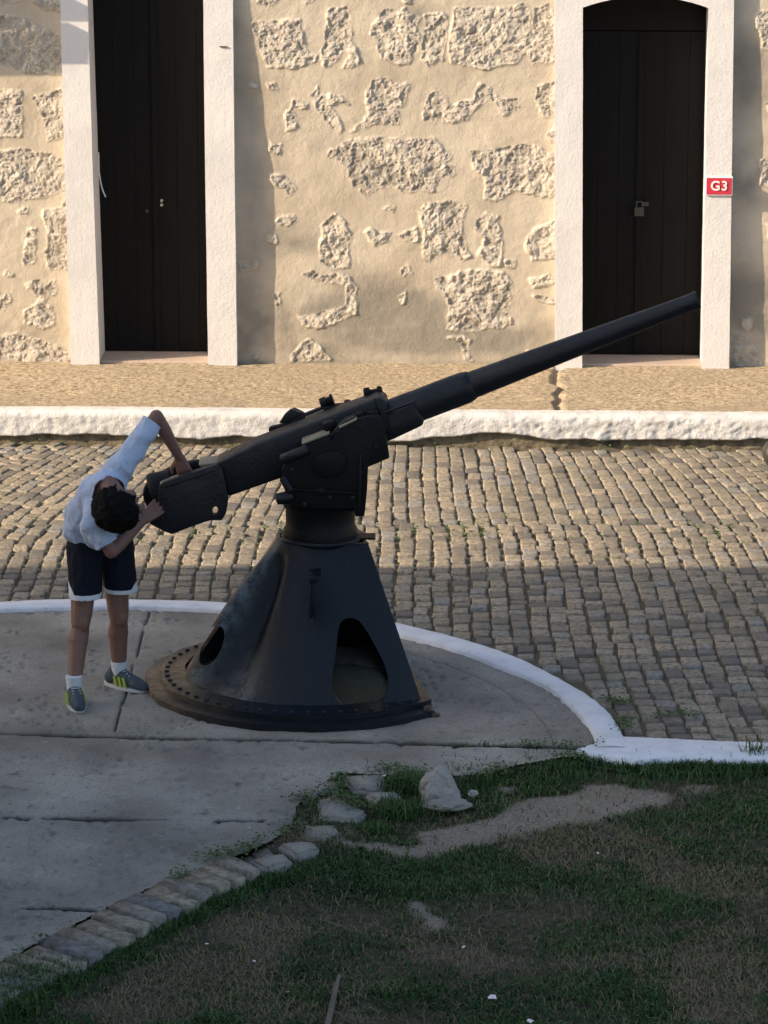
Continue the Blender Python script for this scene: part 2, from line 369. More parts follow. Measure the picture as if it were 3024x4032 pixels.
for c in range(-64, 60):
    x0 = c * PW; y = 14.2 + random.uniform(0, .12); ph = random.uniform(0, 1)
    while y < K0.y + .25:
        if abs(y - 18.95) < .08: L = .10
        else: L = random.uniform(.10, .17) if y > 18.8 else random.uniform(.085, .15)
        yc = y + L / 2; xs = x0 + (0 if yc > 18.95 else 0.03)
        xc = colX(xs, yc); w = (colX(xs + PW, yc) - colX(xs - PW, yc)) / 2
        ok = (yc < line_pt(K0, K1, xc).y - 0.01)
        d = math.hypot(xc - CX, yc - CY)
        if yc < CY + .02 or d < CR + .03: ok = False if (xc < 1.0 or yc < SK_Y) else ok
        if d < CR + .05: ok = False
        if ok:
            gap = .0045 if yc > 18.9 else .0075
            sl_ = (colX(xs, yc + .1) - colX(xs, yc - .1)) / .2
            tone = min(1, max(0, random.gauss(.52, .30)))
            near = yc < 18.9; add_stone((xc + random.gauss(0, .005 if near else .002), yc), w / 2 - gap / 2 - random.uniform(-.002, .004 if near else .002), L / 2 - (.0065 if near else .0035) - random.uniform(0, .004), -sl_ + random.gauss(0, .018), random.gauss(0, .0028), tone)
        y += L
road = npmesh('road', np.array(V), np.array(Q), M_COB, attrs={'tone': T}, smooth=True); tag(road, kind='structure')
rb = mesh('road_bed', [(-60, SK_Y - .06, -.014), (60, SK_Y - .06, -.014), (60, line_pt(K0, K1, 60).y + .3, -.014), (-60, line_pt(K0, K1, -60).y + .3, -.014)], [(0, 1, 2, 3)], M_JOINT)
tag(rb, kind='structure')

# ---- pad of concrete
def gp(pts, z=0.0): return [tuple(gnd(x, y, z)[:2]) for x, y in pts]
INNER = [(-900, 4160), (-300, 3930), (0, 3797), (163, 3706), (316, 3634), (470, 3552), (633, 3480), (768, 3434), (950, 3362), (1060, 3318), (1150, 3262), (1170, 3180), (1230, 3110), (1340, 3045), (1520, 3050), (1700, 3062), (1900, 3050), (2060, 3010), (2250, 2978), (2330, 2960), (2420, 2925)]
padpoly = gp(INNER) + [(CX + CR, CY + .02), (CX + CR, 14.98), (-6, 14.98), (-6, 10)]
xs = np.arange(-3.0, 1.15, .0095); ys = np.arange(10.9, 17.45, .0125); X, Y = np.meshgrid(xs, ys)
ins = inpoly(X, Y, padpoly) | ((np.hypot(X - CX, Y - CY) < CR - .04) & (Y > CY - .12))
Z = 0.006 * fbm(X, Y, 3, .8) + .0022 * fbm(X, Y, 3, 22)
pits = ss(.30 - cell(X * 16, Y * 9), 0, .2) * (vn(X * 5, Y * 5) > .52); Z -= .008 * pits; Z += .003 * fbm(X + 3, Y * .6, 4, 9)
crack = np.zeros_like(X)
def crackline(pts, w, broken=0.0, wob=.012):
    global crack, Z
    P = gp(pts)
    for (x1, y1), (x2, y2) in zip(P, P[1:]):
        dx, dy = x2 - x1, y2 - y1; L2 = dx * dx + dy * dy
        t = np.clip(((X - x1) * dx + (Y - y1) * dy) / L2, 0, 1)
        d = np.hypot(X - x1 - t * dx, Y - y1 - t * dy) + wob * fbm(X, Y, 3, 9)
        ww = w * (0.55 + .9 * vn(X * 6.3 + 3, Y * 2)); 
        if broken: ww = ww * ss(vn(X * 11.1 + 31, Y * .5), broken - .08, broken + .1)
        c = 1 - ss(np.abs(d), ww * .5, ww); crack = np.maximum(crack, c)
crackline([(-200, 2884), (300, 2896), (560, 2902), (1000, 2912), (1500, 2922), (2350, 2948)], .030)
crackline([(-300, 3212), (300, 3222), (1090, 3232)], .022, .42)
crackline([(-300, 3570), (0, 3574), (220, 3576), (400, 3588)], .018, .4)
crackline([(592, 2392), (520, 2640), (450, 2880)], .005, 0, .003)
Z -= .012 * crack
# arc tooled just inside the ring
d = np.abs(np.hypot(X - CX, Y - CY) - (CR - .30)); arc = (1 - ss(d, .002, .008)) * (Y > CY) * (X > 0); Z -= .004 * arc; crack = np.maximum(crack, arc * .35)
Vp = np.stack([X, Y, Z], -1).reshape(-1, 3)
pad = npmesh('concrete_pad', Vp, grid_quads(len(xs), len(ys), ins), M_PAD, attrs={'crack': crack}); tag(pad, kind='structure')
# outer part of the pad, out of frame to the left
vs = [(-3.0, 10.9, -.006), (-3.0, CY + math.sqrt(CR ** 2 - 1.54 ** 2) - .05, -.006)] + [(CX + (CR - .05) * math.cos(a), CY + (CR - .05) * math.sin(a), -.006) for a in [R(t) for t in range(132, 181, 6)]] + [(CX - CR + .05, 10.9, -.006)]
tag(mesh('concrete_pad_edge', vs, [tuple(range(len(vs)))[::-1]], M_PAD), kind='structure')

# ---- ring kerb: the painted arc and the straight run joined to it
def strip(name, path_in, path_out, z0, z1, mat, wob=.004):
    bm = bmesh.new(); rows = []
    for k, (a, b) in enumerate(zip(path_in, path_out)):
        a, b = Vector((*a, 0)), Vector((*b, 0)); r = []
        for t, z in ((-.02, z0), (0, z1 - .008), (.06, z1), (.5, z1 + .002), (.94, z1), (1, z1 - .008), (1.02, z0)):
            p = a.lerp(b, t) + Vector((random.uniform(-wob, wob), random.uniform(-wob, wob), 0)); r.append(bm.verts.new((p.x, p.y, z)))
        rows.append(r)
    for r, q in zip(rows, rows[1:]):
        for i in range(6): bm.faces.new((r[i], r[i + 1], q[i + 1], q[i]))
    return bm_obj(name, bm, mat, smooth=True)
ks = [R(a) for a in np.arange(181, -1.5, -1.0)]
wv = lambda a: .010 * math.sin(a * 7) + .006 * math.sin(a * 17 + 1)
kr = strip('painted_ring_kerb', [(CX + (CR - .125 + wv(a)) * math.cos(a), CY + (CR - .125 + wv(a)) * math.sin(a)) for a in ks],
           [(CX + (CR + .01 + wv(a + 2)) * math.cos(a), CY + (CR + .01 + wv(a + 2)) * math.sin(a)) for a in ks], -.03, .022, M_RING, .0045)
tag(kr, 'white painted flush kerb curving in a half circle round the gun pad', 'kerb')
P_hi = gp([(2440, 2912), (2600, 2916), (2800, 2927), (3024, 2936), (3400, 2950), (5000, 3010)]); P_lo = gp([(2262, 2968), (2500, 3006), (2800, 3000), (3024, 3004), (3400, 3014), (5000, 3070)])
hi = []; lo = []
for (a, b), (c_, d_) in zip(zip(P_hi, P_hi[1:]), zip(P_lo, P_lo[1:])):
    for t in np.linspace(0, 1, 14, endpoint=False):
        hi.append((a[0] + (b[0] - a[0]) * t, a[1] + (b[1] - a[1]) * t)); lo.append((c_[0] + (d_[0] - c_[0]) * t, c_[1] + (d_[1] - c_[1]) * t))
ksx = strip('painted_straight_kerb', lo, hi, -.06, .018, M_RING, .004)
tag(ksx, 'white painted straight kerb between the grass and the cobbled road', 'kerb')

# ---- pavement in front of the wall
xs = np.arange(-3.2, 3.2, .011); nv = 100; X = np.repeat(xs[None], nv, 0); t = np.linspace(0, 1, nv)[:, None]
yk = K0.y + (X - K0.x) * (K1.y - K0.y) / (K1.x - K0.x) + .06; yw = A0.y + (X - A0.x) * (A1.y - A0.y) / (A1.x - A0.x) + .02
Y = yk + (yw - yk) * t
Z = WZ + .010 * fbm(X, Y, 4, 1.5) + .0045 * fbm(X, Y, 4, 17, .65)
# slab joint and broken corner
jx = gnd(2185, 1480, WZ).x; Z -= .028 * (1 - ss(np.abs(X - jx - .05 * fbm(X * 0, Y, 3, 6) - .02 * (Y - 21.3)), .006, .02 + .03 * vn(X * 9, Y * 9)))
smooth_slab = ss(X, gnd(1000, 1500, WZ).x, gnd(1040, 1500, WZ).x) * (1 - ss(X, jx - .02, jx))
walk = npmesh('sidewalk', np.stack([X, Y, Z], -1).reshape(-1, 3), grid_quads(len(xs), nv), M_WALK); tag(walk, kind='structure')
for sgn in (-1, 1):
    xa, xb = 3.2 * sgn, 30 * sgn; f = lambda x, o, a=K0, b=K1: line_pt(a, b, x).y + o
    tag(mesh('sidewalk_far', [(xa, f(xa, .05), WZ - .004), (xb, f(xb, .05), WZ - .004), (xb, line_pt(A0, A1, xb).y + .3, WZ - .004), (xa, line_pt(A0, A1, xa).y + .3, WZ - .004)], [(0, 1, 2, 3)], M_WALK), kind='structure')

# ---- pavement kerb: thick limewashed stone with a ragged foot
xs = np.arange(-3.2, 3.2, .010); prof = []
nr = 46; X = np.repeat(xs[None], nr, 0); u = np.linspace(0, 1, nr)[:, None] + 0 * X
# u 0..0.62 front face bottom to top, 0.62..1 top going back
rr = .045; L1 = WZ + .03; tot = L1 + .085; s = u * tot
zf = np.where(s < L1 - rr, s - .03, 0); yf = np.zeros_like(s)
th = np.clip((s - (L1 - rr)) / (rr * 1.2), 0, 1) * (math.pi / 2)
zf = np.where(s < L1 - rr, s - .03, WZ - rr + rr * np.sin(th) + .006); yf = np.where(s < L1 - rr, 0, rr * (1 - np.cos(th)))
yf = np.where(th >= math.pi / 2 - 1e-6, rr + (s - (L1 - rr) - rr * 1.2), yf)
zf = np.where(s < L1 - rr, (s - .03) * (WZ - rr + .006) / (L1 - rr - .03), zf)
ed = .048 + .022 * fbm(X, X * 0 + 3, 4, 1.6) + .012 * fbm(X, X * 0 + 8, 3, 9)
xr = gnd(1900, 1700, 0).x; xq = gnd(1400, 1700, 0).x
ed = np.where((X > gnd(1380, 1700, 0).x), ed - .03 * (1 - ss(np.abs(X - gnd(1500, 1700, 0).x), .15, .3)), ed)
ed = ed + .022 * (1 - ss(np.abs(X - gnd(1950, 1700, 0).x), .05, .35)) 
bare = 1 - ss(zf, ed - .006, ed + .006)
rough_ = ss(X, gnd(1880, 1700, 0).x, gnd(2000, 1700, 0).x) * .75 + .35 * (1 - ss(X, gnd(600, 1700, 0).x, gnd(1300, 1700, 0).x)) + .1
lum = ss(.45 - cell(X * 22, (zf + yf) * 22), 0, .3)
dsp = .012 * fbm(X, zf + yf, 4, 3.5) + (.011 * fbm(X, (zf + yf) * 1.2, 5, 14, .6) - .0035 * lum) * rough_ - .035 * bare + .004 * fbm(X, zf + yf, 3, 30)
ky = K0.y + (X - K0.x) * (K1.y - K0.y) / (K1.x - K0.x)
nz = np.where(yf > .002, np.clip(yf / rr, 0, 1), 0)
Vk = np.stack([X, ky + yf - dsp * (1 - nz), zf + dsp * nz * .4], -1).reshape(-1, 3)
kerb = npmesh('whitewashed_kerb', Vk, grid_quads(len(xs), nr), M_KERB, attrs={'bare': bare})
tag(kerb, 'thick rough whitewashed kerb with a ragged dark foot edging the pavement by the stone wall', 'kerb')
for sgn in (-1, 1):
    xa, xb = 3.2 * sgn, 30 * sgn; ya, yb = line_pt(K0, K1, xa).y, line_pt(K0, K1, xb).y
    vs = [(xa, ya, -.05), (xb, yb, -.05), (xb, yb, WZ), (xa, ya, WZ), (xb, yb + .09, WZ + .006), (xa, ya + .09, WZ + .006)]
    mesh('kerb_run', vs, [(0, 1, 2, 3), (3, 2, 4, 5)], M_KERB, kerb)

# ---- the wall
SX = [('L', 369, 409, 806, 825, 'x')]
def pl5(P): return [(900 + x / 1.185, y / 1.185) for x, y in P]
def pl4(P): return [(x / 1.3825, y / 1.3825) for x, y in P]
def pl6(P): return [(2000 + x / 1.4746, y / 1.4746) for x, y in P]
PATCH = [pl5(p) for p in [
 [(100,115),(150,95),(290,90),(340,95),(355,200),(375,250),(415,255),(410,290),(340,310),(180,315),(155,260),(130,160)],
 [(465,30),(550,28),(565,110),(570,200),(600,220),(620,290),(600,320),(530,325),(575,262),(540,240),(500,300),(445,315),(450,200)],
 [(665,110),(730,40),(830,45),(900,75),(880,130),(900,180),(850,290),(800,310),(720,270),(690,230),(700,180),(660,160)],
 [(915,70),(990,60),(1015,150),(1005,280),(945,315),(900,270),(910,200),(920,130)],
 [(1045,40),(1200,30),(1270,40),(1385,20),(1400,60),(1420,200),(1340,300),(1200,320),(1040,300),(1025,180)],
 [(1420,40),(1510,20),(1540,290),(1430,300),(1390,250),(1425,150)], [(120,0),(240,0),(200,25),(130,15)], [(350,0),(410,0),(360,25)],
 [(180,395),(230,395),(240,425),(190,420)], [(310,465),(370,490),(360,510),(310,510),(315,600),(260,610),(265,520),(300,500)],
 [(390,460),(415,400),(430,450),(530,445),(570,490),(520,480),(480,500),(540,600),(520,625),(460,580),(420,520)],
 [(640,420),(680,370),(740,360),(780,400),(850,380),(830,490),(790,500),(800,580),(700,580),(560,610),(630,570),(650,510)],
 [(905,520),(930,440),(980,425),(1040,490),(1140,470),(1170,390),(1230,400),(1250,470),(1350,460),(1360,510),(1290,540),(1210,450),(1110,550),(1040,580),(920,560)],
 [(1440,400),(1540,385),(1540,540),(1470,555),(1435,480)],
 [(510,690),(560,645),(760,640),(830,655),(950,650),(1040,730),(1000,760),(1050,790),(1060,820),(990,830),(960,890),(820,900),(760,860),(690,870),(640,925),(580,860),(560,790),(510,740)],
 [(1135,690),(1200,700),(1380,670),(1450,680),(1540,730),(1540,930),(1420,920),(1340,890),(1250,940),(1195,920),(1200,830),(1150,780)],
 [(195,660),(250,670),(245,715),(195,710)], [(195,810),(260,810),(310,880),(290,910),(230,870),(200,840)],
 [(235,1010),(300,1000),(320,1030),(270,1055),(225,1035)], [(185,1080),(210,1090),(225,1135),(180,1130)],
 [(440,1040),(500,990),(550,1030),(570,1110),(555,1180),(570,1250),(480,1260),(430,1220),(420,1160),(440,1110)],
 [(640,1090),(660,1055),(700,1080),(755,1075),(750,1120),(680,1140)], [(790,1090),(880,1070),(890,1130),(810,1125)], [(725,975),(775,960),(770,990)],
 [(890,990),(930,940),(1060,935),(1110,960),(1080,1040),(1110,1150),(1140,1200),(1100,1220),(1050,1180),(960,1190),(930,1230),(900,1190),(920,1110)],
 [(1150,1040),(1200,990),(1265,1000),(1280,1100),(1270,1240),(1220,1240),(1170,1190),(1190,1110),(1150,1080)],
 [(1280,1210),(1345,1210),(1340,1245),(1290,1240)], [(1375,1140),(1430,1060),(1540,1030),(1540,1210),(1420,1220),(1390,1180)],
 [(345,1280),(400,1255),(430,1290),(500,1270),(560,1290),(600,1340),(590,1460),(520,1500),(420,1530),(340,1510),(320,1470),(440,1460),(540,1430),(550,1350),(500,1320),(410,1310)],
 [(790,1380),(820,1360),(825,1420),(800,1420)],
 [(970,1290),(1120,1260),(1280,1265),(1325,1310),(1310,1440),(1325,1500),(1250,1530),(1100,1550),(1010,1530),(1040,1440),(1010,1370),(970,1340)],
 [(1400,1300),(1500,1280),(1530,1320),(1420,1350)], [(1420,1380),(1530,1390),(1530,1420),(1440,1410)], [(290,1660),(370,1580),(440,1620),(480,1680),(290,1690)],
 [(1020,1580),(1080,1565),(1125,1590),(1110,1650),(1140,1690),(1090,1680),(1080,1600)], [(50,1220),(110,1260),(60,1270)], [(200,1370),(240,1360),(235,1440),(215,1420)]]] + \
 [pl4(p) for p in [
 [(-300,60),(60,90),(150,110),(345,210),(345,410),(150,400),(0,340),(-300,300)], [(-200,490),(125,490),(120,750),(-200,750)],
 [(180,520),(230,510),(350,480),(355,760),(270,760),(230,640),(205,560)], [(-300,830),(100,820),(280,830),(375,900),(375,1040),(280,1060),(130,1100),(-300,1080)],
 [(100,1140),(160,1140),(160,1170),(100,1165)], [(230,1140),(370,1130),(380,1300),(380,1460),(270,1470),(250,1400),(270,1300),(230,1200)],
 [(165,1250),(205,1240),(190,1440),(130,1450),(140,1380)], [(-100,1550),(50,1600),(70,1640),(30,1690),(-100,1690)],
 [(140,1540),(220,1520),(240,1560),(310,1520),(310,1600),(240,1650),(300,1690),(290,1760),(240,1790),(140,1760),(130,1700),(220,1620),(150,1570)],
 [(-300,1850),(100,1820),(280,1870),(400,1930),(400,1990),(-300,1980)], [(150,0),(350,0),(350,60),(240,50)], [(0,0),(120,0),(60,20),(0,30)], [(20,1480),(70,1490),(60,1510),(10,1505)]]] + \
 [pl6(p) for p in [
 [(1430,100),(1450,60),(1700,50),(1700,330),(1470,280),(1460,200),(1430,160)], [(1460,930),(1700,900),(1700,1100),(1470,1080)],
 [(1290,1930),(1380,1950),(1440,2040),(1480,2140),(1290,2140)], [(1500,600),(1700,560),(1700,760),(1520,740)], [(1500,1300),(1700,1280),(1700,1500),(1540,1480)]]]
PATCH = [[wall_sz(x, y) for x, y in p] for p in PATCH]
# frames traced as outlines on the wall: (outer-left, inner-left, inner-right, outer-right) at top and foot
def sA(x, y): return wall_sz(x, y)[0]
DOORS = {'L': dict(ol=(sA(240, 0), sA(285, 1421)), il=(sA(344, 0), sA(394, 1400)), ir=(sA(806, 0), sA(827, 1400)), orr=(sA(919, 0), sA(937, 1430)), spring=3.0, top=3.25),
         'R': dict(ol=(sA(2183, 0), sA(2186, 1440)), il=(sA(2291, 0), sA(2288, 1425)), ir=(sA(2792, 0), sA(2763, 1425)), orr=(sA(2888, 0), sA(2868, 1440)), spring=wall_sz(2540, 27)[1], top=wall_sz(2540, -18)[1])}
ztop0 = wall_sz(1500, 0)[1]
def edge(d, k, z):                                    # along-position of a frame line at height z
    a, b = DOORS[d][k]; return b + (a - b) * (z - WZ) / (ztop0 - WZ)
s0, s1 = sA(0, 700) - 1.1, sA(3024, 700) + 1.1
ss_ = np.arange(s0, s1, .0055); zz = np.arange(WZ - .05, 3.0, .0055); S, Zw = np.meshgrid(ss_, zz)
wob1 = .020 * fbm(S, Zw, 3, 9) + .010 * fbm(S, Zw, 3, 34); wob2 = .020 * fbm(S + 40, Zw, 3, 9) + .010 * fbm(S + 40, Zw, 3, 34)
pm = np.zeros(S.shape, bool)
for P in PATCH:
    bx = [p[0] for p in P]; bz = [p[1] for p in P]
    j0, j1 = np.searchsorted(ss_, [min(bx) - .06, max(bx) + .06]); i0, i1 = np.searchsorted(zz, [min(bz) - .06, max(bz) + .06])
    sl2 = (slice(i0, i1), slice(j0, j1)); pm[sl2] |= inpoly(S[sl2] + wob1[sl2], Zw[sl2] + wob2[sl2], P)
# a few small random chips
pm |= (fbm(S + 5, Zw + 9, 4, 4.2) > .60)
pmf = blur(pm, 2); deep = blur(pm, 9)
qx, qz = 1.5 * fbm(S + 3, Zw, 3, 16), 1.5 * fbm(S, Zw + 7, 3, 16)
lump = np.clip(1 - 1.15 * cell(S * 21 + qx, Zw * 24 + qz), 0, 1)
lump2 = np.clip(1 - 1.2 * cell(S * 52 + qz * 2, Zw * 48 + qx * 2), 0, 1) * vn(S * 9, Zw * 9)
Hh = .0055 * fbm(S, Zw, 4, 1.7) + .0040 * fbm(S, Zw, 5, 7, .6) + .0035 * np.maximum(0, fbm(S + 4, Zw * .6, 4, 5))               # hand-floated plaster
stone = -.001 + .008 * lump + .005 * lump2 + .017 * fbm(S, Zw, 5, 13, .66) + .010 * fbm(S + 9, Zw, 3, 4.5) - .004 * deep
Hh = Hh + pmf * stone + .0035 * (deep - .0) * (1 - pmf) * (deep > .02)
dk = .35 + .65 * ss(fbm(S + 2, Zw, 3, 2.2), -.1, .3)
pit = np.clip((.0015 - stone) / .007, 0, 1) * dk * pmf
stain = np.zeros_like(S)
for (x, y, rx, ry, k) in [(1500, 1220, 420, 110, .8), (1750, 1330, 500, 70, .9), (1150, 1380, 350, 60, .7), (1030, 1290, 130, 130, 1.0), (1000, 700, 60, 500, .35), (1380, 1140, 200, 90, .5), (1160, 950, 160, 80, .45), (2960, 300, 120, 160, .7), (2960, 690, 140, 110, .7), (2960, 1230, 160, 150, .9), (1650, 60, 120, 60, .5), (1600, 620, 200, 80, .25), (60, 1300, 300, 60, .3), (2120, 1400, 160, 50, .6), (2300, 600, 1, 1, 0)]:
    cs, cz = wall_sz(x, y); stain = np.maximum(stain, k * np.exp(-((S - cs) / (rx / 620)) ** 2 - ((Zw - cz) / (ry / 620)) ** 2))
stain = np.clip(stain * 1.5 * (.25 + 1.5 * np.clip(.5 + fbm(S, Zw, 5, 4), 0, 1)) - .15, 0, 1) + .75 * (1 - ss(Zw, WZ, WZ + .05)) * vn(S * 20, Zw * 20)
stain = np.clip(stain * .8, 0, .8)
# plumb offset of the wall face: it lies back from the frame, less so high up
keep = np.ones(S.shape, bool)
for d in DOORS:
    ol = edge(d, 'ol', Zw) + .02; orr = edge(d, 'orr', Zw) - .02; keep &= ~((S > ol) & (S < orr))
Px = A0.x + WD.x * S + WN.x * Hh; Py = A0.y + WD.y * S + WN.y * Hh
wallE = empty('stone_wall_building', (0, A0.y, 0), 'long cream plastered wall with rough coral stone showing through, behind the gun', 'building')
npmesh('wall', np.stack([Px, Py, Zw], -1).reshape(-1, 3), grid_quads(len(ss_), len(zz), keep), M_WALL, wallE, attrs={'patch': pmf, 'pit': pit, 'stain': stain})
bm = bmesh.new()
def wquad(bm, sa, sb, za, zb, o0, o1):                # slab between two offsets
    pts = [wall_pt(a, z, o) for o in (o0, o1) for a, z in ((sa, za), (sb, za), (sb, zb), (sa, zb))]
    v = [bm.verts.new(p) for p in pts]
    for f in ((0, 1, 2, 3), (7, 6, 5, 4), (0, 4, 5, 1), (1, 5, 6, 2), (2, 6, 7, 3), (3, 7, 4, 0)): bm.faces.new([v[i] for i in f])
wquad(bm, -14, s0 + .004, 0, 5.2, -.5, .0); wquad(bm, s1 - .006, 18, 0, 5.2, -.5, .0); wquad(bm, s0 + .004, s1 - .006, 3.0 - .003, 5.2, -.5, .0)
for a, b in ((s0 + .004, edge('L', 'ol', 1) + .05), (edge('L', 'orr', 1) - .05, edge('R', 'ol', 1) + .05), (edge('R', 'orr', 1) - .05, s1 - .006)): wquad(bm, a, b, 0, 3.0 - .006, -.5, -.05)
bm_obj('upper_wall', bm, M_PLAIN, wallE)
bm = bmesh.new(); wquad(bm, -14.2, 18.2, 5.204, 5.4, -5, .25); bm_obj('roof_eave', bm, M_TILE, wallE)

# ---- door frames, doors, sills
def protr(d, z):                                      # how far the frame stands out of the wall
    t = min(1, max(0, (z - WZ) / (ztop0 - WZ)))
    if d == 'L': return .084 - .046 * max(0, (t - .58) / .42) ** 1.0
    return .086 - .028 * t
REC = .30
def arch_outline(d, inner, n=14):                     # from foot-left up, over, down to foot-right, in (s,z)
    D = DOORS[d]; a, b = ('il', 'ir') if inner else ('ol', 'orr'); sp, tp = D['spring'], D['top']
    if not inner: sp += .0; tp = tp + .17
    pts = [(edge(d, a, z), z) for z in np.linspace(WZ - .03, sp if inner else sp + .17, 26)]
    if inner:
        l, r = edge(d, a, sp), edge(d, b, sp); w = (r - l) / 2; rise = tp - sp; Rr = (w * w + rise * rise) / (2 * rise)
        for k in range(1, n):
            x = -w + 2 * w * k / n; pts.append(((l + r) / 2 + x, tp - Rr + math.sqrt(Rr * Rr - x * x)))
    else:
        zt = sp + .17; l, r = edge(d, a, zt), edge(d, b, zt)
        for k in range(1, n): pts.append((l + (r - l) * k / n, zt + .06 * math.sin(math.pi * k / n)))
    pts += [(edge(d, b, z), z) for z in np.linspace(sp if inner else sp + .17, WZ - .03, 26)]
    return pts
for d in ('L', 'R'):
    inn, out = arch_outline(d, True), arch_outline(d, False); bm = bmesh.new(); cols = []
    lab = {'L': 'tall dark double door deep in a white surround, left of the gun with a cord hanging by it', 'R': 'dark arched double door with a padlock beside the red sign'}[d]
    fe = empty('door', wall_pt(edge(d, 'il', 1), WZ), lab, 'door')
    for (si, zi), (so2, zo) in zip(inn, out):
        j = random.uniform(-.0008, .0008); p = protr(d, zi); po = protr(d, zo); mid = ((si + so2) / 2, (zi + zo) / 2)
        cols.append([bm.verts.new(wall_pt(si + j, zi, -REC)), bm.verts.new(wall_pt(si + j, zi, p - .01)), bm.verts.new(wall_pt(si + j + (.006 if so2 < si else -.006) * -1 * -1, zi, p)),
                     bm.verts.new(wall_pt(*mid, (p + po) / 2)), bm.verts.new(wall_pt(so2 + j, zo, po)), bm.verts.new(wall_pt(so2 + j, zo, po - .008)), bm.verts.new(wall_pt(so2 + j, zo, -.06))])
    for a, b in zip(cols, cols[1:]):
        for i in range(6): bm.faces.new((a[i], a[i + 1], b[i + 1], b[i]))
    o = bm_obj('door_surround', bm, M_WHITE, fe); autosmooth(o, 30)
    # leaves
    l = edge(d, 'il', 1) - .03; r = edge(d, 'ir', 1) + .05; zb = WZ + .020; D = DOORS[d]
    mid = (sA(608, 700) if d == 'L' else sA(2517, 700)); dep = -REC + .02
    zt = 3.05 if d == 'L' else wall_sz(2540, 140)[1]
    # seams seen in the photo lie on the leaf plane, deeper than the wall face
    mid = wall_sz(612 if d == 'L' else 2517, 700, dep)[0]
    for a, b in ((l, mid - .003), (mid + .003, r)):
        bm = bmesh.new(); npk = 3
        for k in range(npk):
            x0 = a + (b - a) * k / npk; x1 = a + (b - a) * (k + 1) / npk
            wquad(bm, x0 + .0006, x1 - .0006, zb, zt - .004, dep - .04, dep)
        bm_obj('door_leaf', bm, M_DOOR, fe, bevel=.0015, seg=1)
    bm = bmesh.new(); wquad(bm, mid - .018, mid + .018, zb + .002, zt - .01, dep + .001, dep + .012); bm_obj('cover_strip', bm, M_DOOR, fe, bevel=.003)
    if d == 'R':
        bm = bmesh.new(); wquad(bm, l, r, zt + .002, D['top'] + .1, dep - .04, dep + .004); bm_obj('transom', bm, M_DOOR, fe, bevel=.003)
    bm = bmesh.new(); wquad(bm, edge(d, 'il', WZ) - .03, edge(d, 'ir', WZ) + .03, WZ - .05, WZ + .012, -REC - .02, .035 if d == 'L' else .02); bm_obj('sill', bm, M_SILL, fe, bevel=.008)
    bm = bmesh.new(); wquad(bm, l, r, zb - .02, 3.3, dep - .12, dep - .08); bm_obj('backing', bm, M_DOOR, fe)
    if d == 'R':
        s_, z_ = wall_sz(2516, 825, dep); bm = bmesh.new()
        wquad(bm, s_ - .030, s_ + .030, z_ - .035, z_ + .02, dep + .02, dep + .045)
        for q in (-.018, .018): add_cyl(bm, wall_pt(s_ + q, z_ + .015, dep + .032), wall_pt(s_ + q, z_ + .055, dep + .032), .005, seg=10)
        add_cyl(bm, wall_pt(s_ - .018, z_ + .055, dep + .032), wall_pt(s_ + .018, z_ + .055, dep + .032), .005, seg=10)
        pk = bm_obj('padlock', bm, M_STEEL, fe)
        s_, z_ = wall_sz(2541, 802, dep); bm = bmesh.new(); wquad(bm, s_ - .02, s_ + .02, z_ - .012, z_ + .012, dep + .012, dep + .024); bm_obj('hasp', bm, M_STEEL, fe, bevel=.002)
        s_, z_ = wall_sz(2484, 860, dep); bm = bmesh.new(); add_cyl(bm, wall_pt(s_, z_, dep), wall_pt(s_, z_, dep + .012), .012, seg=16); bm_obj('keyhole_plate', bm, M_GUND, fe)
    else:
        for (x, y, r_, mt) in ((637, 789, .011, M_BRASS), (637, 806, .011, M_BRASS), (580, 829, .013, M_STEEL)):
            s_, z_ = wall_sz(x, y, dep); bm = bmesh.new(); add_cyl(bm, wall_pt(s_, z_, dep - .01), wall_pt(s_, z_, dep + .022), r_, r_ * .8, seg=16); bm_obj('door_stud', bm, mt, fe)
        bm = bmesh.new(); pr = None
        for (x, y) in ((388, 600), (390, 680), (396, 715), (404, 748), (416, 776)):
            q = at(x, y, wall_pt(sA(400, 700), 1, -.12).y)
            if pr is not None: add_cyl(bm, pr, q, .004, seg=6)
            pr = q
        tag(bm_obj('hanging_cord', bm, M_CLOTHW), 'thin pale cord hanging down the edge of the tall left door', 'cord')
# sign
sg = [wall_sz(x, y, .074) for x, y in ((2778, 695), (2884, 769))]
(sa, za), (sb, zb) = sg; se = empty('red_number_sign', wall_pt((sa + sb) / 2, zb, .074), 'small red sign with white border reading G3 on the white door surround', 'sign')
bm = bmesh.new(); wquad(bm, sa, sb, zb, za, .066, .086); bm_obj('sign_border', bm, M_SWHITE, se, bevel=.002)
bm = bmesh.new(); wquad(bm, sa + .007, sb - .007, zb + .007, za - .007, .080, .0885); bm_obj('sign_face', bm, M_RED, se)
cu = bpy.data.curves.new('lettering', 'FONT'); cu.body = 'G3'; cu.size = .084; cu.extrude = .002; cu.offset = .0014; cu.align_x = 'CENTER'; cu.align_y = 'CENTER'; cu.space_character = 1.12
to = bpy.data.objects.new('tmp', cu); COL.objects.link(to); bpy.context.view_layer.update()
me = bpy.data.meshes.new_from_object(to.evaluated_get(bpy.context.evaluated_depsgraph_get())); bpy.data.objects.remove(to)
me.transform(Matrix.Translation(wall_pt((sa + sb) / 2, (za + zb) / 2, .0905)) @ Matrix((WD.to_tuple(), (0, 0, 1), WN.to_tuple())).transposed().to_4x4())
link('lettering', me, M_SWHITE, se)
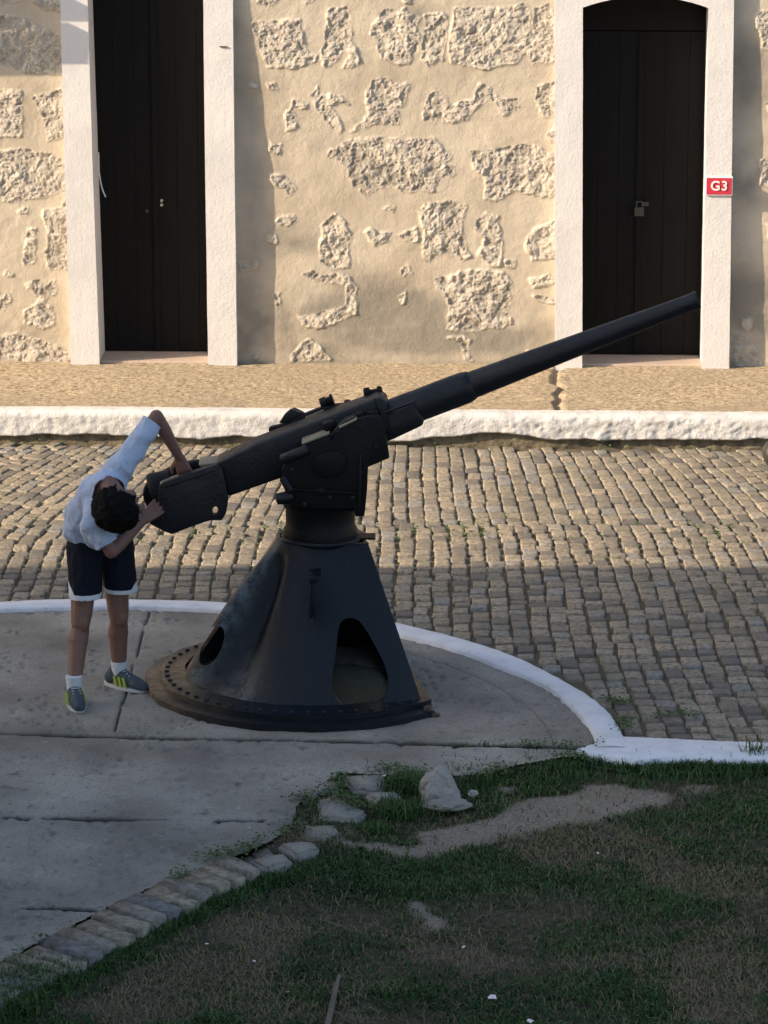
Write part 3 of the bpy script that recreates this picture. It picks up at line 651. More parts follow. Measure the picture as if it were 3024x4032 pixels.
# nail on left surround
s_, z_ = wall_sz(880, 183, .05); bm = bmesh.new(); wquad(bm, s_ - .025, s_ + .02, z_ - .003, z_ + .003, .03, .062); tag(bm_obj('iron_nail', bm, M_RUST), 'small rusty nail stuck in the white surround of the tall left door', 'nail')

# unseen canopy added out of frame, shaped to throw striped shade on the wall
ca = empty('shade_canopy', wall_pt(-1.9, 3.6), 'added unseen canopy on brackets, shaped to cast shade on the wall', 'canopy')
Dp = .50; kn = S2.dot(WN); offs = -S2.dot(WD) / kn * Dp; drp = S2.z / kn * Dp
sR, zt_ = wall_sz(345, 110); sR2, zb_ = wall_sz(345, 180); sR += .19; sR2 += .19
bm = bmesh.new(); wquad(bm, sR - offs - 1.5, sR - offs, zt_ + drp - .02, zt_ + drp + .05, .0, Dp); bm_obj('shade_slab', bm, M_TILE, ca)
bm = bmesh.new(); wquad(bm, sR - offs - 1.5, sR2 - offs, zb_ + drp - .20, zb_ + drp, Dp - .06, Dp - .005); bm_obj('shade_board', bm, M_DOOR, ca)
for q in (.12, 1.3):
    bm = bmesh.new(); wquad(bm, sR - offs - q, sR - offs - q + .05, zb_ + drp - .1, zt_ + drp - .022, .0, Dp - .062); bm_obj('bracket', bm, M_DOOR, ca)

# unseen building on the left, placed and sized to shade the foreground
be = empty('shade_building', (-4.6, 15, 0), 'unseen plain plastered flat roofed building, placed to shade the gun and grass', 'building')
SHY = gnd(1500, 2243, 0).y; HB = 5.2
yb = SHY - HB * (math.cos(AZ) / math.tan(EL))
bm = bmesh.new(); add_box(bm, (-10.6, (yb + 4.5) / 2, HB / 2 - .2), (12, yb - 4.5, HB + .0)); 
for v in bm.verts: v.co.z = HB if v.co.z > 1 else -.2
bm_obj('building_walls', bm, M_PLAIN, be)
box('parapet_cap', (-10.6, yb - .12, HB + .02 - .0), (12.1, .3, .07), M_PLAIN, be)
for k in range(3):
    box('window', (-4.585, 13 - 3 * k, 2.3), (.05, 1.0, 1.5), M_DOOR, be)

# ------------------------------------------------------------------ grass ground
xs = np.arange(-2.6, 3.1, .0125); ys = np.arange(10.6, SK_Y + .1, .015); X, Y = np.meshgrid(xs, ys)
edgepoly = gp(INNER); 
gpoly = gp([(x, y) for x, y in INNER]) + [(8, SK_Y - .05), (8, 9), (-6, 9)]
nx_, ny_ = X + .09 * fbm(X, Y, 4, 5), Y + .15 * fbm(X + 9, Y, 4, 5)
def c8(P): return gp([(1400 + x / 1.0215, 2800 + y / 1.0215) for x, y in P], -.04)
def c7(P): return gp([(x / 1.106, 2800 + y / 1.106) for x, y in P], -.04)
GR = [c8([(-90, 545), (60, 515), (180, 545), (300, 490), (420, 440), (640, 380), (860, 340), (960, 300), (1180, 310), (1290, 330), (1260, 370), (1000, 440), (800, 455), (640, 500), (560, 540), (300, 600), (180, 610)]),
      c8([(500, 320), (620, 290), (700, 320), (620, 360)]), c8([(170, 780), (230, 755), (350, 860), (250, 885)]), c8([(1290, 300), (1400, 290), (1440, 320), (1330, 325)]), c8([(1480, 880), (1620, 870), (1600, 895)])]
DRY = [c8([(540, 570), (700, 480), (850, 440), (1010, 460), (1180, 520), (1330, 600), (1120, 620), (800, 600)]), c8([(1120, 620), (1400, 600), (1659, 620), (1659, 800), (1300, 740), (1140, 700)]),
       c7([(600, 1110), (900, 1060), (1200, 1130), (1250, 1363), (500, 1363), (400, 1280)]), c7([(940, 900), (1200, 890), (1350, 960), (1290, 1060), (1100, 1130), (960, 1020)]),
       c8([(1300, 1000), (1659, 960), (1659, 1259), (1250, 1259)]), c8([(-400, 1000), (-300, 1150), (150, 1259), (-300, 1259)]), c8([(180, 940), (480, 930), (700, 1000), (500, 1060), (230, 1040)]), c7([(1150, 580), (1400, 570), (1400, 640), (1200, 660)])]
def maskof(L, x, y):
    m_ = np.zeros(x.shape, bool)
    for P in L: m_ |= inpoly(x, y, P)
    return m_
gm = blur(maskof(GR, nx_, ny_), 9); dm = blur(maskof(DRY, nx_, ny_), 4) * .8
dm = np.clip(dm + ss(fbm(X + 3, Y * 1.6, 4, 2.4), .12, .42) * .5 * (Y < 14.2), 0, 1)
Z = -.045 + .018 * fbm(X, Y, 4, 1.6) + .007 * fbm(X, Y, 3, 12) + .010 * gm
inside_pad = inpoly(X, Y, padpoly)

nearpad = blur(inside_pad, 12); Z = np.where(nearpad > .97, Z - .04, Z); Z = Z + .035 * ss(nearpad, .02, .5) * ss(X, -.62, -.40)
pc = gnd(1235, 3190, 0); wq = np.exp(-(((X - pc.x) / .20) ** 2 + ((Y - pc.y) / .42) ** 2)); Z = Z + (np.maximum(Z, -.014 + .006 * fbm(X, Y, 3, 14)) - Z) * ss(wq, .15, .5)
gz = Z
def gz_at(x, y):
    i = np.clip(((y - ys[0]) / .015).astype(int), 0, len(ys) - 1); j = np.clip(((x - xs[0]) / .0125).astype(int), 0, len(xs) - 1); return i, j
soil = npmesh('soil', np.stack([X, Y, Z], -1).reshape(-1, 3), grid_quads(len(xs), len(ys)), M_SOIL, attrs={'gravel': gm, 'dry': dm}); tag(soil, kind='structure')
tag(mesh('soil_far', [(-30, -10, -.09), (30, -10, -.09), (30, SK_Y + .1, -.09), (-30, SK_Y + .1, -.09)], [(0, 1, 2, 3)], M_SOIL), kind='structure')

# blades
def blades(name, px, py, pz, length, width, tone, lean=.6, label=None):
    n = len(px); a = RNG.random(n) * 2 * math.pi; wa = a + math.pi / 2 + RNG.normal(0, .5, n)
    ll = length * (.6 + .8 * RNG.random(n)); le = lean * (.3 + 1.0 * RNG.random(n))
    dx, dy = np.cos(a), np.sin(a); wx, wy = np.cos(wa) * width / 2, np.sin(wa) * width / 2
    b = np.stack([px, py, pz], 1)
    mid = b + np.stack([dx * ll * le * .35, dy * ll * le * .35, ll * .6], 1); tip = b + np.stack([dx * ll * le, dy * ll * le, ll * np.clip(1.05 - le * .55, .15, 1)], 1)
    w = np.stack([wx, wy, wx * 0], 1)
    V = np.stack([b - w, b + w, mid - w * .8, mid + w * .8, tip], 1).reshape(-1, 3)
    o = np.arange(n)[:, None] * 5; Q = np.concatenate([o + [[0, 1, 3]], o + [[0, 3, 2]], o + [[2, 3, 4]]], 0)
    ob = npmesh(name, V, Q, M_GRASS, attrs={'tone': np.repeat(tone, 5)}, smooth=False)
    return ob
N = 330000
px = RNG.uniform(-2.5, 3.0, N); py = RNG.uniform(10.7, SK_Y + .02, N)
i, j = gz_at(px, py); g_, d_ = gm[i, j], dm[i, j]
lush = fbm(px, py * 1.3, 4, 1.9); dens = np.clip(.72 + .9 * lush, .15, 1)
pb = dens * (1 - .98 * ss(g_, .25, .85)) * (1 - .48 * d_)
inp = inpoly(px, py, padpoly); k = (RNG.random(N) < pb) & ~inp & (py < SK_Y + .0)
# keep off the straight kerb
kerb_lo = np.interp(px, [p[0] for p in P_lo], [p[1] for p in P_lo]); k &= ~((px > P_lo[0][0]) & (py > kerb_lo + .02))
px, py = px[k], py[k]; i, j = gz_at(px, py); lush = lush[k]; d_ = dm[i, j]
ln = .018 + .030 * np.clip(.5 + lush, 0, 1.2) ; ln *= (1 - .45 * d_)
tone = np.clip(.36 + .25 * fbm(px + 7, py, 3, 3) + RNG.normal(0, .20, len(px)) , 0, .84); dry_b = RNG.random(len(px)) < (.05 + .38 * d_); tone[dry_b] = RNG.uniform(.85, 1, dry_b.sum())
gr = blades('lawn_grass', px, py, gz[i, j] - .004, ln, .0048, tone, .95); tag(gr, 'short patchy green grass with dry straw among it', 'grass', kind='stuff')
Nd = 90000; px = RNG.uniform(-2.5, 3.0, Nd); py = RNG.uniform(10.7, SK_Y + .0, Nd); i, j = gz_at(px, py)
k = (RNG.random(Nd) < .10 + .6 * dm[i, j] * (1 - gm[i, j])) & ~inpoly(px, py, padpoly) & ~((px > P_lo[0][0]) & (py > np.interp(px, [p[0] for p in P_lo], [p[1] for p in P_lo])))
px, py = px[k], py[k]; i, j = gz_at(px, py)
th = blades('dry_thatch', px, py, gz[i, j] + .002, .034, .0035, np.clip(RNG.normal(.93, .06, len(px)), .80, 1), 1.75); tag(th, 'flat brown straw and dry grass lying on the bare soil', 'straw', kind='stuff')
# taller tufts: by the rock, along the bricks, along the kerb
tx, ty, tz, tl, tt = [], [], [], [], []
def tuft(x, y, r, n, l, z=-.03, t0=.5):
    q = RNG.normal(0, r * .5, (n, 2)); tx.extend(x + q[:, 0]); ty.extend(y + q[:, 1]); tz.extend([z] * n); tl.extend(l * RNG.uniform(.6, 1.2, n)); tt.extend(np.clip(RNG.normal(t0, .16, n), 0, .9))
for (a, b, r, n, l) in [(1590, 3120, .08, 800, .080), (1560, 3205, .10, 800, .065), (1480, 3270, .07, 250, .04), (130, 3870, .16, 1500, .055), (60, 3960, .12, 600, .06), (1500, 3060, .10, 500, .04), (1620, 3080, .06, 300, .06), (2180, 3020, .2, 700, .045), (1900, 3060, .16, 500, .045), (2600, 3040, .22, 700, .05), (2980, 3000, .06, 120, .11), (2900, 3030, .2, 500, .05)]:
    p = gnd(a, b, -.03); tuft(p.x, p.y, r, n, l)
OUTER = [(-300, 4010), (0, 3914), (226, 3842), (362, 3778), (506, 3697), (633, 3634), (778, 3552), (886, 3498), (1022, 3435), (1130, 3417), (1220, 3370)]
for (a, b), (c_, d_) in zip(OUTER, OUTER[1:]):
    for t in np.linspace(0, 1, 5, endpoint=False):
        p = gnd(a + (c_ - a) * t, b + (d_ - b) * t + 40, -.05); tuft(p.x, p.y - .03, .07, random.randint(60, 260), random.uniform(.025, .05), -.05, .4)
for (x, y) in P_lo[1:4]:
    for q in np.arange(0, .9, .04): tuft(x - .35 + q, float(np.interp(x - .35 + q, [p[0] for p in P_lo], [p[1] for p in P_lo])) - .02, .03, 60, random.uniform(.025, .05), -.03, .4)
tf = blades('tall_grass_tufts', np.array(tx), np.array(ty), np.array(tz), np.array(tl), .0045, np.array(tt), .8); tag(tf, 'longer green grass tufts along the kerbs, bricks and rock', 'grass', kind='stuff')
# creeping weeds: small round leaves along pad edge and in joints
lv, lf = [], []
def leaf(x, y, z, r):
    b = len(lv); a = random.uniform(0, 6.28); t = Vector((random.gauss(0, .5), random.gauss(0, .5), 1)).normalized().to_track_quat('Z', 'Y')
    for k in range(5):
        q = t @ Vector((r * math.cos(a + k * 1.2566), r * .7 * math.sin(a + k * 1.2566), 0)); lv.append((x + q.x, y + q.y, z + q.z))
    lf.append(tuple(range(b, b + 5)))
def weedline(P, n, spread, r=.007, z=.008, zs=.014):
    G = [gnd(x, y, 0) for x, y in P]; seg = list(zip(G, G[1:]))
    for _ in range(n):
        a, b = random.choice(seg); t = random.random(); p = a.lerp(b, t)
        if mnoise.noise(Vector((p.x * 5, p.y * 5, 3))) < -.12: continue
        leaf(p.x + random.gauss(0, spread), p.y + random.gauss(0, spread * 1.3), z + abs(random.gauss(0, zs)), r * random.uniform(.6, 1.3))
weedline([(380, 3545), (560, 3500), (700, 3460), (770, 3425)], 420, .022); weedline([(800, 3385), (950, 3362), (1060, 3300), (1180, 3260)], 600, .028)
weedline([(1150, 3150), (1215, 3150), (1230, 3200)], 220, .02); weedline([(1270, 3130), (1350, 3150), (1430, 3185)], 260, .024); weedline([(1330, 3110), (1345, 3060), (1500, 3030), (1600, 3040)], 420, .022)
weedline([(1650, 3050), (1900, 3050), (2100, 3005), (2300, 2975)], 500, .03); weedline([(0, 3800), (160, 3708), (316, 3636)], 60, .01); weedline([(1950, 2930), (2200, 2942), (2370, 2940)], 260, .018, .006)
weedline([(2400, 2780), (2470, 2830), (2450, 2890)], 380, .03); weedline([(2380, 2765), (2480, 2775)], 160, .02); weedline([(2560, 2835), (2680, 2815), (2740, 2830)], 120, .02)
wl = mesh('creeping_weeds', lv, lf, M_LEAF); tag(wl, 'small leafy weeds creeping along the pad edge, bricks and kerb corner', 'weeds', kind='stuff')
lv, lf = [], []
for _ in range(1500):                                 # moss and seedlings in the cobble joints
    band = random.random()
    Yb = random.gauss(18.85, .14) if band < .62 else random.uniform(15.4, 21)
    c = random.randint(-24, 22); x = colX(c * PW + PW / 2 + (.03 if Yb < 18.95 else 0), Yb) + random.gauss(0, .006)
    if math.hypot(x - CX, Yb - CY) < CR + .05 or mnoise.noise(Vector((x * 3, Yb * 3, 7))) < (-.05 if band < .62 else .22): continue
    if Yb > line_pt(K0, K1, x).y - .03: continue
    for _k in range(random.randint(1, 4)): leaf(x + random.gauss(0, .010), Yb + random.gauss(0, .018), .001 + abs(random.gauss(0, .006)), random.uniform(.003, .0085))
for _ in range(700):                                  # at the foot of the whitewashed kerb
    x = random.uniform(-3, 3)
    if mnoise.noise(Vector((x * 4, 2, 7))) < .05: continue
    leaf(x, line_pt(K0, K1, x).y - abs(random.gauss(0, .025)), abs(random.gauss(.005, .014)), random.uniform(.004, .010))
jw = mesh('joint_weeds', lv, lf, M_LEAF); tag(jw, 'tiny weeds growing in the joints of the cobbled road', 'weeds', kind='stuff')
# loose grit on pavement, pad and gravel
gv, gf = [], []
def grit(x, y, z, r):
    b = len(gv); a = random.uniform(0, 6)
    for k in range(4): gv.append((x + r * math.cos(a + k * 1.57) * random.uniform(.6, 1.2), y + r * math.sin(a + k * 1.57) * random.uniform(.6, 1.2), z))
    gv.append((x, y, z + r * .8)); gf.extend([(b, b + 1, b + 4), (b + 1, b + 2, b + 4), (b + 2, b + 3, b + 4), (b + 3, b, b + 4)])
rr_ = RNG.random((9000, 3)); gxs = -1 + 3.4 * rr_[:, 0]; gys = 12.5 + 2.6 * rr_[:, 1]; i, j = gz_at(gxs, gys)
for x, y, z, gmk, r in zip(gxs, gys, gz[i, j], gm[i, j], rr_[:, 2]):
    if gmk > .4 or r < .012: grit(x, y, z, .002 + .0045 * r * r)
tag(mesh('loose_gravel', gv, gf, M_ROCK), 'fine pale gravel scattered on the bare strip in the grass', 'gravel', kind='stuff')

# ------------------------------------------------------------------ brick edging, flags, rock, scraps
e = empty('brick_edging', gnd(400, 3700, -.03), 'weathered brick edging laid on edge between concrete pad and grass', 'edging')
Gi = [gnd(x, y, 0) for x, y in INNER[1:10]]
def plen(P, t):
    L = [0]
    for a, b in zip(Gi, Gi[1:]): L.append(L[-1] + (b - a).length)
    d = t * L[-1]
    for k in range(len(P) - 1):
        if d <= L[k + 1] + 1e-9: return P[k].lerp(P[k + 1], (d - L[k]) / (L[k + 1] - L[k]))
    return P[-1]
nb = 19
Go = [gnd(x, y, 0) for x, y in ((0, 3975), (226, 3846), (362, 3780), (506, 3697), (655, 3614), (800, 3540), (915, 3484), (1060, 3425), (1140, 3412))]; Gi = Gi[:9]
for k in range(nb):
    t0, t1 = k / nb, (k + 1) / nb; g_ = .006 if k % 4 else .012
    a, b, c_, d_ = plen(Gi, t0), plen(Gi, t1), plen(Go, t1), plen(Go, t0)
    cen = (a + b + c_ + d_) / 4; tz_ = random.uniform(-.006, .006) - (.02 if k > 16 else 0); bm = bmesh.new()
    P = [p.lerp(cen, .10) for p in (a, b, c_, d_)]; sh = random.uniform(-.012, .012)
    P = [p + (d_ - a).normalized() * (sh - (.02 if q < 2 else 0)) * 1 for q, p in enumerate(P)]
    lo_ = [bm.verts.new((p.x, p.y, -.10)) for p in P]; hi_ = [bm.verts.new((p.x, p.y, .004 + tz_ + random.uniform(-.004, .004))) for p in P]
    bm.faces.new(hi_); bm.faces.new(lo_[::-1])
    for q in range(4): bm.faces.new((lo_[q], lo_[(q + 1) % 4], hi_[(q + 1) % 4], hi_[q]))
    bmesh.ops.recalc_face_normals(bm, faces=bm.faces[:]); bmesh.ops.bevel(bm, geom=bm.edges[:], offset=.004, segments=2, affect='EDGES')
    for v in bm.verts: v.co += Vector((mnoise.noise(v.co * 30), mnoise.noise(v.co * 30 + Vector((5, 0, 0))), mnoise.noise(v.co * 25 + Vector((0, 9, 0))))) * .005
    bm_obj('brick', bm, M_BRICK, e, smooth=True)
flag_px = [([(1352, 3052), (1500, 3046), (1545, 3086), (1480, 3112), (1390, 3104)], 'broad flagstone at the back of the broken paving beside the rock'),
           ([(1245, 3150), (1320, 3125), (1445, 3196), (1400, 3228), (1262, 3218)], 'wedge shaped grey flagstone in the middle of the broken paving'),
           ([(1190, 3244), (1320, 3244), (1338, 3276), (1290, 3300), (1200, 3296)], 'pale flagstone below the wedge shaped one'),
           ([(1175, 3166), (1222, 3100), (1325, 3062), (1340, 3096), (1238, 3138)], 'narrow flagstone running along the pad edge'),
           ([(985, 3382), (1120, 3358), (1150, 3388), (1050, 3424)], 'tan flagstone right after the last brick of the edging'),
           ([(1090, 3322), (1230, 3314), (1262, 3346), (1165, 3364)], 'low flat grey stone between weeds above the tan flagstone'),
           ([(1440, 3120), (1560, 3110), (1600, 3150), (1500, 3172)], 'flagstone partly hidden by the tall grass tuft')]
for P, lb in flag_px:
    bm = bmesh.new(); G = [gnd(x, y, 0) for x, y in P]; cz = random.uniform(-.004, .006)
    hi_ = [bm.verts.new((g.x, g.y, cz + random.uniform(-.003, .003))) for g in G]; lo_ = [bm.verts.new((g.x, g.y, -.07)) for g in G]; n = len(G)
    bm.faces.new(hi_); bm.faces.new(lo_[::-1])
    for q in range(n): bm.faces.new((lo_[q], lo_[(q + 1) % n], hi_[(q + 1) % n], hi_[q]))
    bmesh.ops.recalc_face_normals(bm, faces=bm.faces[:]); bmesh.ops.bevel(bm, geom=bm.edges[:], offset=.012, segments=2, affect='EDGES')
    bmesh.ops.subdivide_edges(bm, edges=bm.edges[:], cuts=2, use_grid_fill=True)
    for v in bm.verts: v.co += Vector((mnoise.noise(v.co * 22), mnoise.noise(v.co * 22 + Vector((5, 0, 0))), .5 * mnoise.noise(v.co * 18))) * .014
    tag(bm_obj('flagstone', bm, M_SLAB, smooth=True), lb, 'flagstone', 'broken flagstones at the pad corner')
def rock(name, px, py, size, seed, label, mat=M_ROCK, peak=0.0, group=None):
    bm = bmesh.new(); bmesh.ops.create_icosphere(bm, subdivisions=4, radius=1); c = gnd(px, py, -.03)
    for v in bm.verts:
        p = v.co.copy(); n1 = mnoise.noise(p * 1.3 + Vector((seed, 0, 0))); n2 = mnoise.noise(p * 4 + Vector((0, seed, 0))); n3 = mnoise.noise(p * 11)
        cellv = mnoise.voronoi(p * 1.6 + Vector((seed, seed, 0)))[0]
        f = 1 + .28 * n1 + .10 * n2 + .035 * n3 - .22 * cellv[0]
        q = p * f; k = max(0, q.z); q.x *= 1 - peak * k * .75; q.y *= 1 - peak * k * .6; q.x -= peak * .30 * k
        v.co = Vector((c.x + q.x * size[0], c.y + q.y * size[1], max(-.06, q.z * size[2])))
    return tag(bm_obj(name, bm, mat, smooth=False), label, 'rock', group)
rock('white_rock', 1738, 3150, (.105, .08, .130), 3.1, 'pale pointed rock standing at the edge of the grass behind the tuft', peak=.45)
rock('low_rock', 1760, 3195, (.11, .05, .025), 8.2, 'low brownish stone lying at the foot of the pale pointed rock', M_SLAB)
rock('low_rock', 1862, 3150, (.022, .02, .018), 2.2, 'small grey pebble lying right of the pale pointed rock')
scr = [(1938, 3932, 'largest white paper scrap lying in the lower middle grass', .018), (2088, 4024, 'white paper scrap at the very bottom edge of the grass', .014), (1000, 3786, 'small white scrap on the dry patch below the bricks', .008), (1132, 3910, 'small white scrap in dry straw left of the thin stake', .008),
       (1826, 3733, 'little white scrap in grass below the grey bare patch', .008), (815, 3720, 'tiny white scrap close to the last bricks', .008), (2354, 3364, 'tiny white scrap right of the gravel strip under the scattered soil', .006), (1512, 3056, 'little white scrap on the long broken flagstone', .010)]
for x, y, lb, r in scr:
    p = gnd(x, y, -.012 if y > 3100 else .012); bm = bmesh.new()
    vs = [bm.verts.new((p.x + r * a, p.y + r * b * 1.1, p.z + random.uniform(0, .008))) for a, b in ((-.8, -.6), (.1, -.9), (.9, -.3), (.7, .7), (-.3, .9), (-.9, .3))]
    f = bm.faces.new(vs); ex = bmesh.ops.extrude_face_region(bm, geom=[f]); 
    for v in [g for g in ex['geom'] if isinstance(g, bmesh.types.BMVert)]: v.co.z += .002
    tag(bm_obj('paper_scrap', bm, M_SWHITE), lb, 'litter', 'white scraps scattered over grass')
a, b = gnd(1334, 3853, -.03), gnd(1285, 4075, -.03)
bm = bmesh.new(); add_cyl(bm, a + Vector((0, 0, .012)), b + Vector((0, 0, .012)), .007, .012, 8); bmesh.ops.subdivide_edges(bm, edges=bm.edges[:], cuts=3)
for v in bm.verts: v.co += Vector((mnoise.noise(v.co * 20), 0, mnoise.noise(v.co * 15))) * .006
tag(bm_obj('wooden_stake', bm, simple('grey_wood', (0.20, 0.17, 0.13), (0.10, 0.085, 0.065), 30, 0.9, 0.004, 90)), 'thin weathered wooden stick lying in dry grass at the bottom', 'stick')

# bollard at the right edge
p = gnd(3066, 1884, 0); be2 = empty('ball_bollard', p, 'dark iron ball bollard on a short post at the right edge of the road', 'bollard')
lathe('post', (p.x, p.y, -.02), (0, 0, 1), [(0, .075), (.02, .075), (.03, .066), (.07, .060), (.085, .064), (.09, .05)], M_BALL, be2)
bm = bmesh.new(); bmesh.ops.create_uvsphere(bm, u_segments=40, v_segments=24, radius=.098, matrix=Matrix.Translation((p.x, p.y, .150))); bm_obj('ball', bm, M_BALL, be2, smooth=True)

# ------------------------------------------------------------------ the gun
YG = 15.90
gun = empty('naval_gun', (-.33, 15.96, 0), 'black painted deck gun on its conical steel pedestal with the barrel raised to the right', 'cannon')
def G5(P): return [(1000 + x / 2.37, 1500 + y / 2.37) for x, y in P]
def G1(P): return [(100 + x / 1.58, 1500 + y / 1.58) for x, y in P]
# pedestal
PX, PY = -.33, 15.96
def ped_section(z):
    f = min(1, max(0, z / .70)); r = .635 - .465 * f; cut = .52 - .26 * f; aR = .78 - .34 * f; pts = []; cb = cut - .13 + .06 * f
    nS = 100
    # around the left from back-right corner to front-right corner
    yc = r * (1 - (cut / aR) ** 2.2) ** (1 / 2.2)
    for k in range(26): 
        x = cb * (1 - k / 26); pts.append((x, r * (1 - (x / aR) ** 2.2) ** (1 / 2.2)))
    for k in range(nS + 1):
        a = math.pi / 2 + math.pi * k / nS; ad = math.degrees(a); m_ = math.sin(math.pi * min(1, max(0, f * 1.05))) ** .8
        rr2 = r + m_ * (.066 * math.exp(-((ad - 200) / 11) ** 2) - .105 * math.exp(-((ad - 224) / 11) ** 2))
        pts.append((rr2 * math.cos(a), rr2 * math.sin(a)))
    for k in range(1, 27):
        x = cut * k / 26; pts.append((x, -r * (1 - (x / aR) ** 2.2) ** (1 / 2.2)))
    y0 = pts[-1][1]; y1 = pts[0][1]
    for k in range(1, 12): pts.append((cut + (cb - cut) * k / 12, y0 + (y1 - y0) * k / 12))
    return pts
zs = [0.0, .02, .04] + list(np.linspace(.06, .70, 34)) + [.71]
vs = []; fs = []; n = len(ped_section(.1))
for z in zs:
    for x, y in ped_section(z): vs.append((PX + x, PY + y, z))
for i in range(len(zs) - 1):
    for k in range(n): fs.append((i * n + k, i * n + (k + 1) % n, (i + 1) * n + (k + 1) % n, (i + 1) * n + k))
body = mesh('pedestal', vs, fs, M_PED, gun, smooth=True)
m_ = body.modifiers.new('s', 'SOLIDIFY'); m_.thickness = .016; m_.offset = -1; bake(body)
bm = bmesh.new(); bm.from_mesh(body.data); bmesh.ops.recalc_face_normals(bm, faces=bm.faces[:]); bm.to_mesh(body.data); bm.free()
def C3(P): return [(500 + x / 1.276, 2000 + y / 1.276) for x, y in P]
def cutter(pix, Ya, Yn, Yf):                          # outline traced at depth Ya, prism from Yn to Yf
    bm = bmesh.new(); add_prism(bm, [at(x, y, Ya) for x, y in pix], Yn, Yf); bmesh.ops.recalc_face_normals(bm, faces=bm.faces[:]); return bm_obj('cut', bm, M_PED)
def smoothpoly(P, n=2):
    for _ in range(n):
        Q2 = []
        for a, b in zip(P, P[1:] + P[:1]): Q2 += [(a[0] * .75 + b[0] * .25, a[1] * .75 + b[1] * .25), (a[0] * .25 + b[0] * .75, a[1] * .25 + b[1] * .75)]
        P = Q2
    return P
archP = smoothpoly(C3([(1062, 590), (1095, 555), (1150, 558), (1190, 600), (1245, 700), (1300, 810), (1318, 900), (1285, 1000), (1200, 1035), (1120, 1025), (1045, 960), (1025, 880), (1050, 730)]))
holeP = smoothpoly(C3([(395, 640), (440, 600), (485, 600), (492, 650), (465, 730), (415, 780), (370, 785), (360, 745)]))
def wallcut(pix, front, d0, d1):                     # outline laid on the cone wall itself, then carried through it
    bm = bmesh.new(); a, b = [], []
    for x, y in pix:
        Yw = 15.5 if front else 16.4
        for _ in range(12):
            z = at(x, y, Yw).z; rz = .635 - .465 * min(1, max(0, z / .70)); Yw = PY - rz if front else PY + rz
        p = at(x, y, Yw); a.append(bm.verts.new((p.x, Yw - d0, p.z))); b.append(bm.verts.new((p.x, Yw + d1, p.z)))
    bm.faces.new(a); bm.faces.new(b[::-1]); n = len(a)
    for i in range(n): bm.faces.new((a[i], b[i], b[(i + 1) % n], a[(i + 1) % n]))
    bmesh.ops.recalc_face_normals(bm, faces=bm.faces[:]); return bm_obj('cut', bm, M_PED)
c1 = wallcut(archP, True, .25, .18)
# rear opening, so that daylit concrete shows through
rearP = C3([(1000, 735), (1075, 735), (1090, 700), (1105, 712), (1118, 698), (1125, 745), (1145, 742), (1160, 750), (1175, 740), (1190, 742), (1210, 730), (1222, 755), (1232, 790), (1290, 800), (1330, 840), (1300, 870), (1000, 870)])
c2 = wallcut(rearP, False, .12, .4)
hc = at(826, 2540, 15.72); ax_ = Vector((-.75, -.62, .25)).normalized()
c3 = cutter(holeP, 15.75, 15.3, 15.95)
bm = bmesh.new(); add_box(bm, (PX + .47, PY - .02, .17), (.34, .52, .30)); c4 = bm_obj('cut', bm, M_PED)
body = boolean(body, [c1, c2, c3, c4])
co = np.zeros(len(body.data.vertices) * 3); body.data.vertices.foreach_get('co', co); co = co.reshape(-1, 3)
co_w = co + (np.array(body.matrix_world.translation) if False else 0)
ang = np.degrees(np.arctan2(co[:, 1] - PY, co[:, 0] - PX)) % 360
lit_rust = np.clip(np.exp(-((ang - 184) / 10) ** 2) * 1.2 + ss(.10 - co[:, 2], 0, .1) * .7 * (ang > 150) * (ang < 232) + .0, 0, 1)  # rust-brown left edge, its warm light painted in as lighter tan
a_ = body.data.attributes.new('lit_rust', 'FLOAT', 'POINT'); a_.data.foreach_set('value', lit_rust.astype(np.float32)); autosmooth(body, 32)
sky_streak = np.exp(-((ang - 205) / 6) ** 2) * ss(co[:, 2], .03, .12) + .7 * np.exp(-((ang - 232) / 12) ** 2) * (1 - ss(co[:, 2], .1, .3))  # pale sky reflection along the ridge, painted into the colour
a_ = body.data.attributes.new('sky_streak', 'FLOAT', 'POINT'); a_.data.foreach_set('value', np.clip(sky_streak, 0, 1).astype(np.float32))
# base flange: a cut disc with a raised bolt ring
def disc(name, r, x_cut, z0, z1, r_in, mat, lipr=None):
    bm = bmesh.new(); pts = []; a0 = math.acos(min(1, x_cut / r))
    for k in range(97):
        a = a0 + (2 * math.pi - 2 * a0) * k / 96 + .38 * (1 - k / 96); rr3 = r + .004 * math.sin(a * 9) + .003 * math.sin(a * 23); pts.append((PX + rr3 * math.cos(a), PY + rr3 * math.sin(a)))
    lo_ = [bm.verts.new((x, y, z0)) for x, y in pts]; hi_ = [bm.verts.new((x, y, z1)) for x, y in pts]
    inn = [bm.verts.new((PX + (x - PX) * r_in / r, PY + (y - PY) * r_in / r, z1 + .012)) for x, y in pts]; n = len(pts)
    for q in range(n - 1):
        bm.faces.new((lo_[q], lo_[q + 1], hi_[q + 1], hi_[q])); bm.faces.new((hi_[q], hi_[q + 1], inn[q + 1], inn[q]))
    bm.faces.new((lo_[-1], lo_[0], hi_[0], hi_[-1])); bm.faces.new((hi_[-1], hi_[0], inn[0], inn[-1]))
    return autosmooth(bm_obj(name, bm, mat, gun), 35)
M_FL = M_PED
f1 = disc('base_flange', .785, .56, -.01, .030, .60, M_PED); f2 = disc('bolt_ring', .715, .545, .028, .058, .60, M_PED)
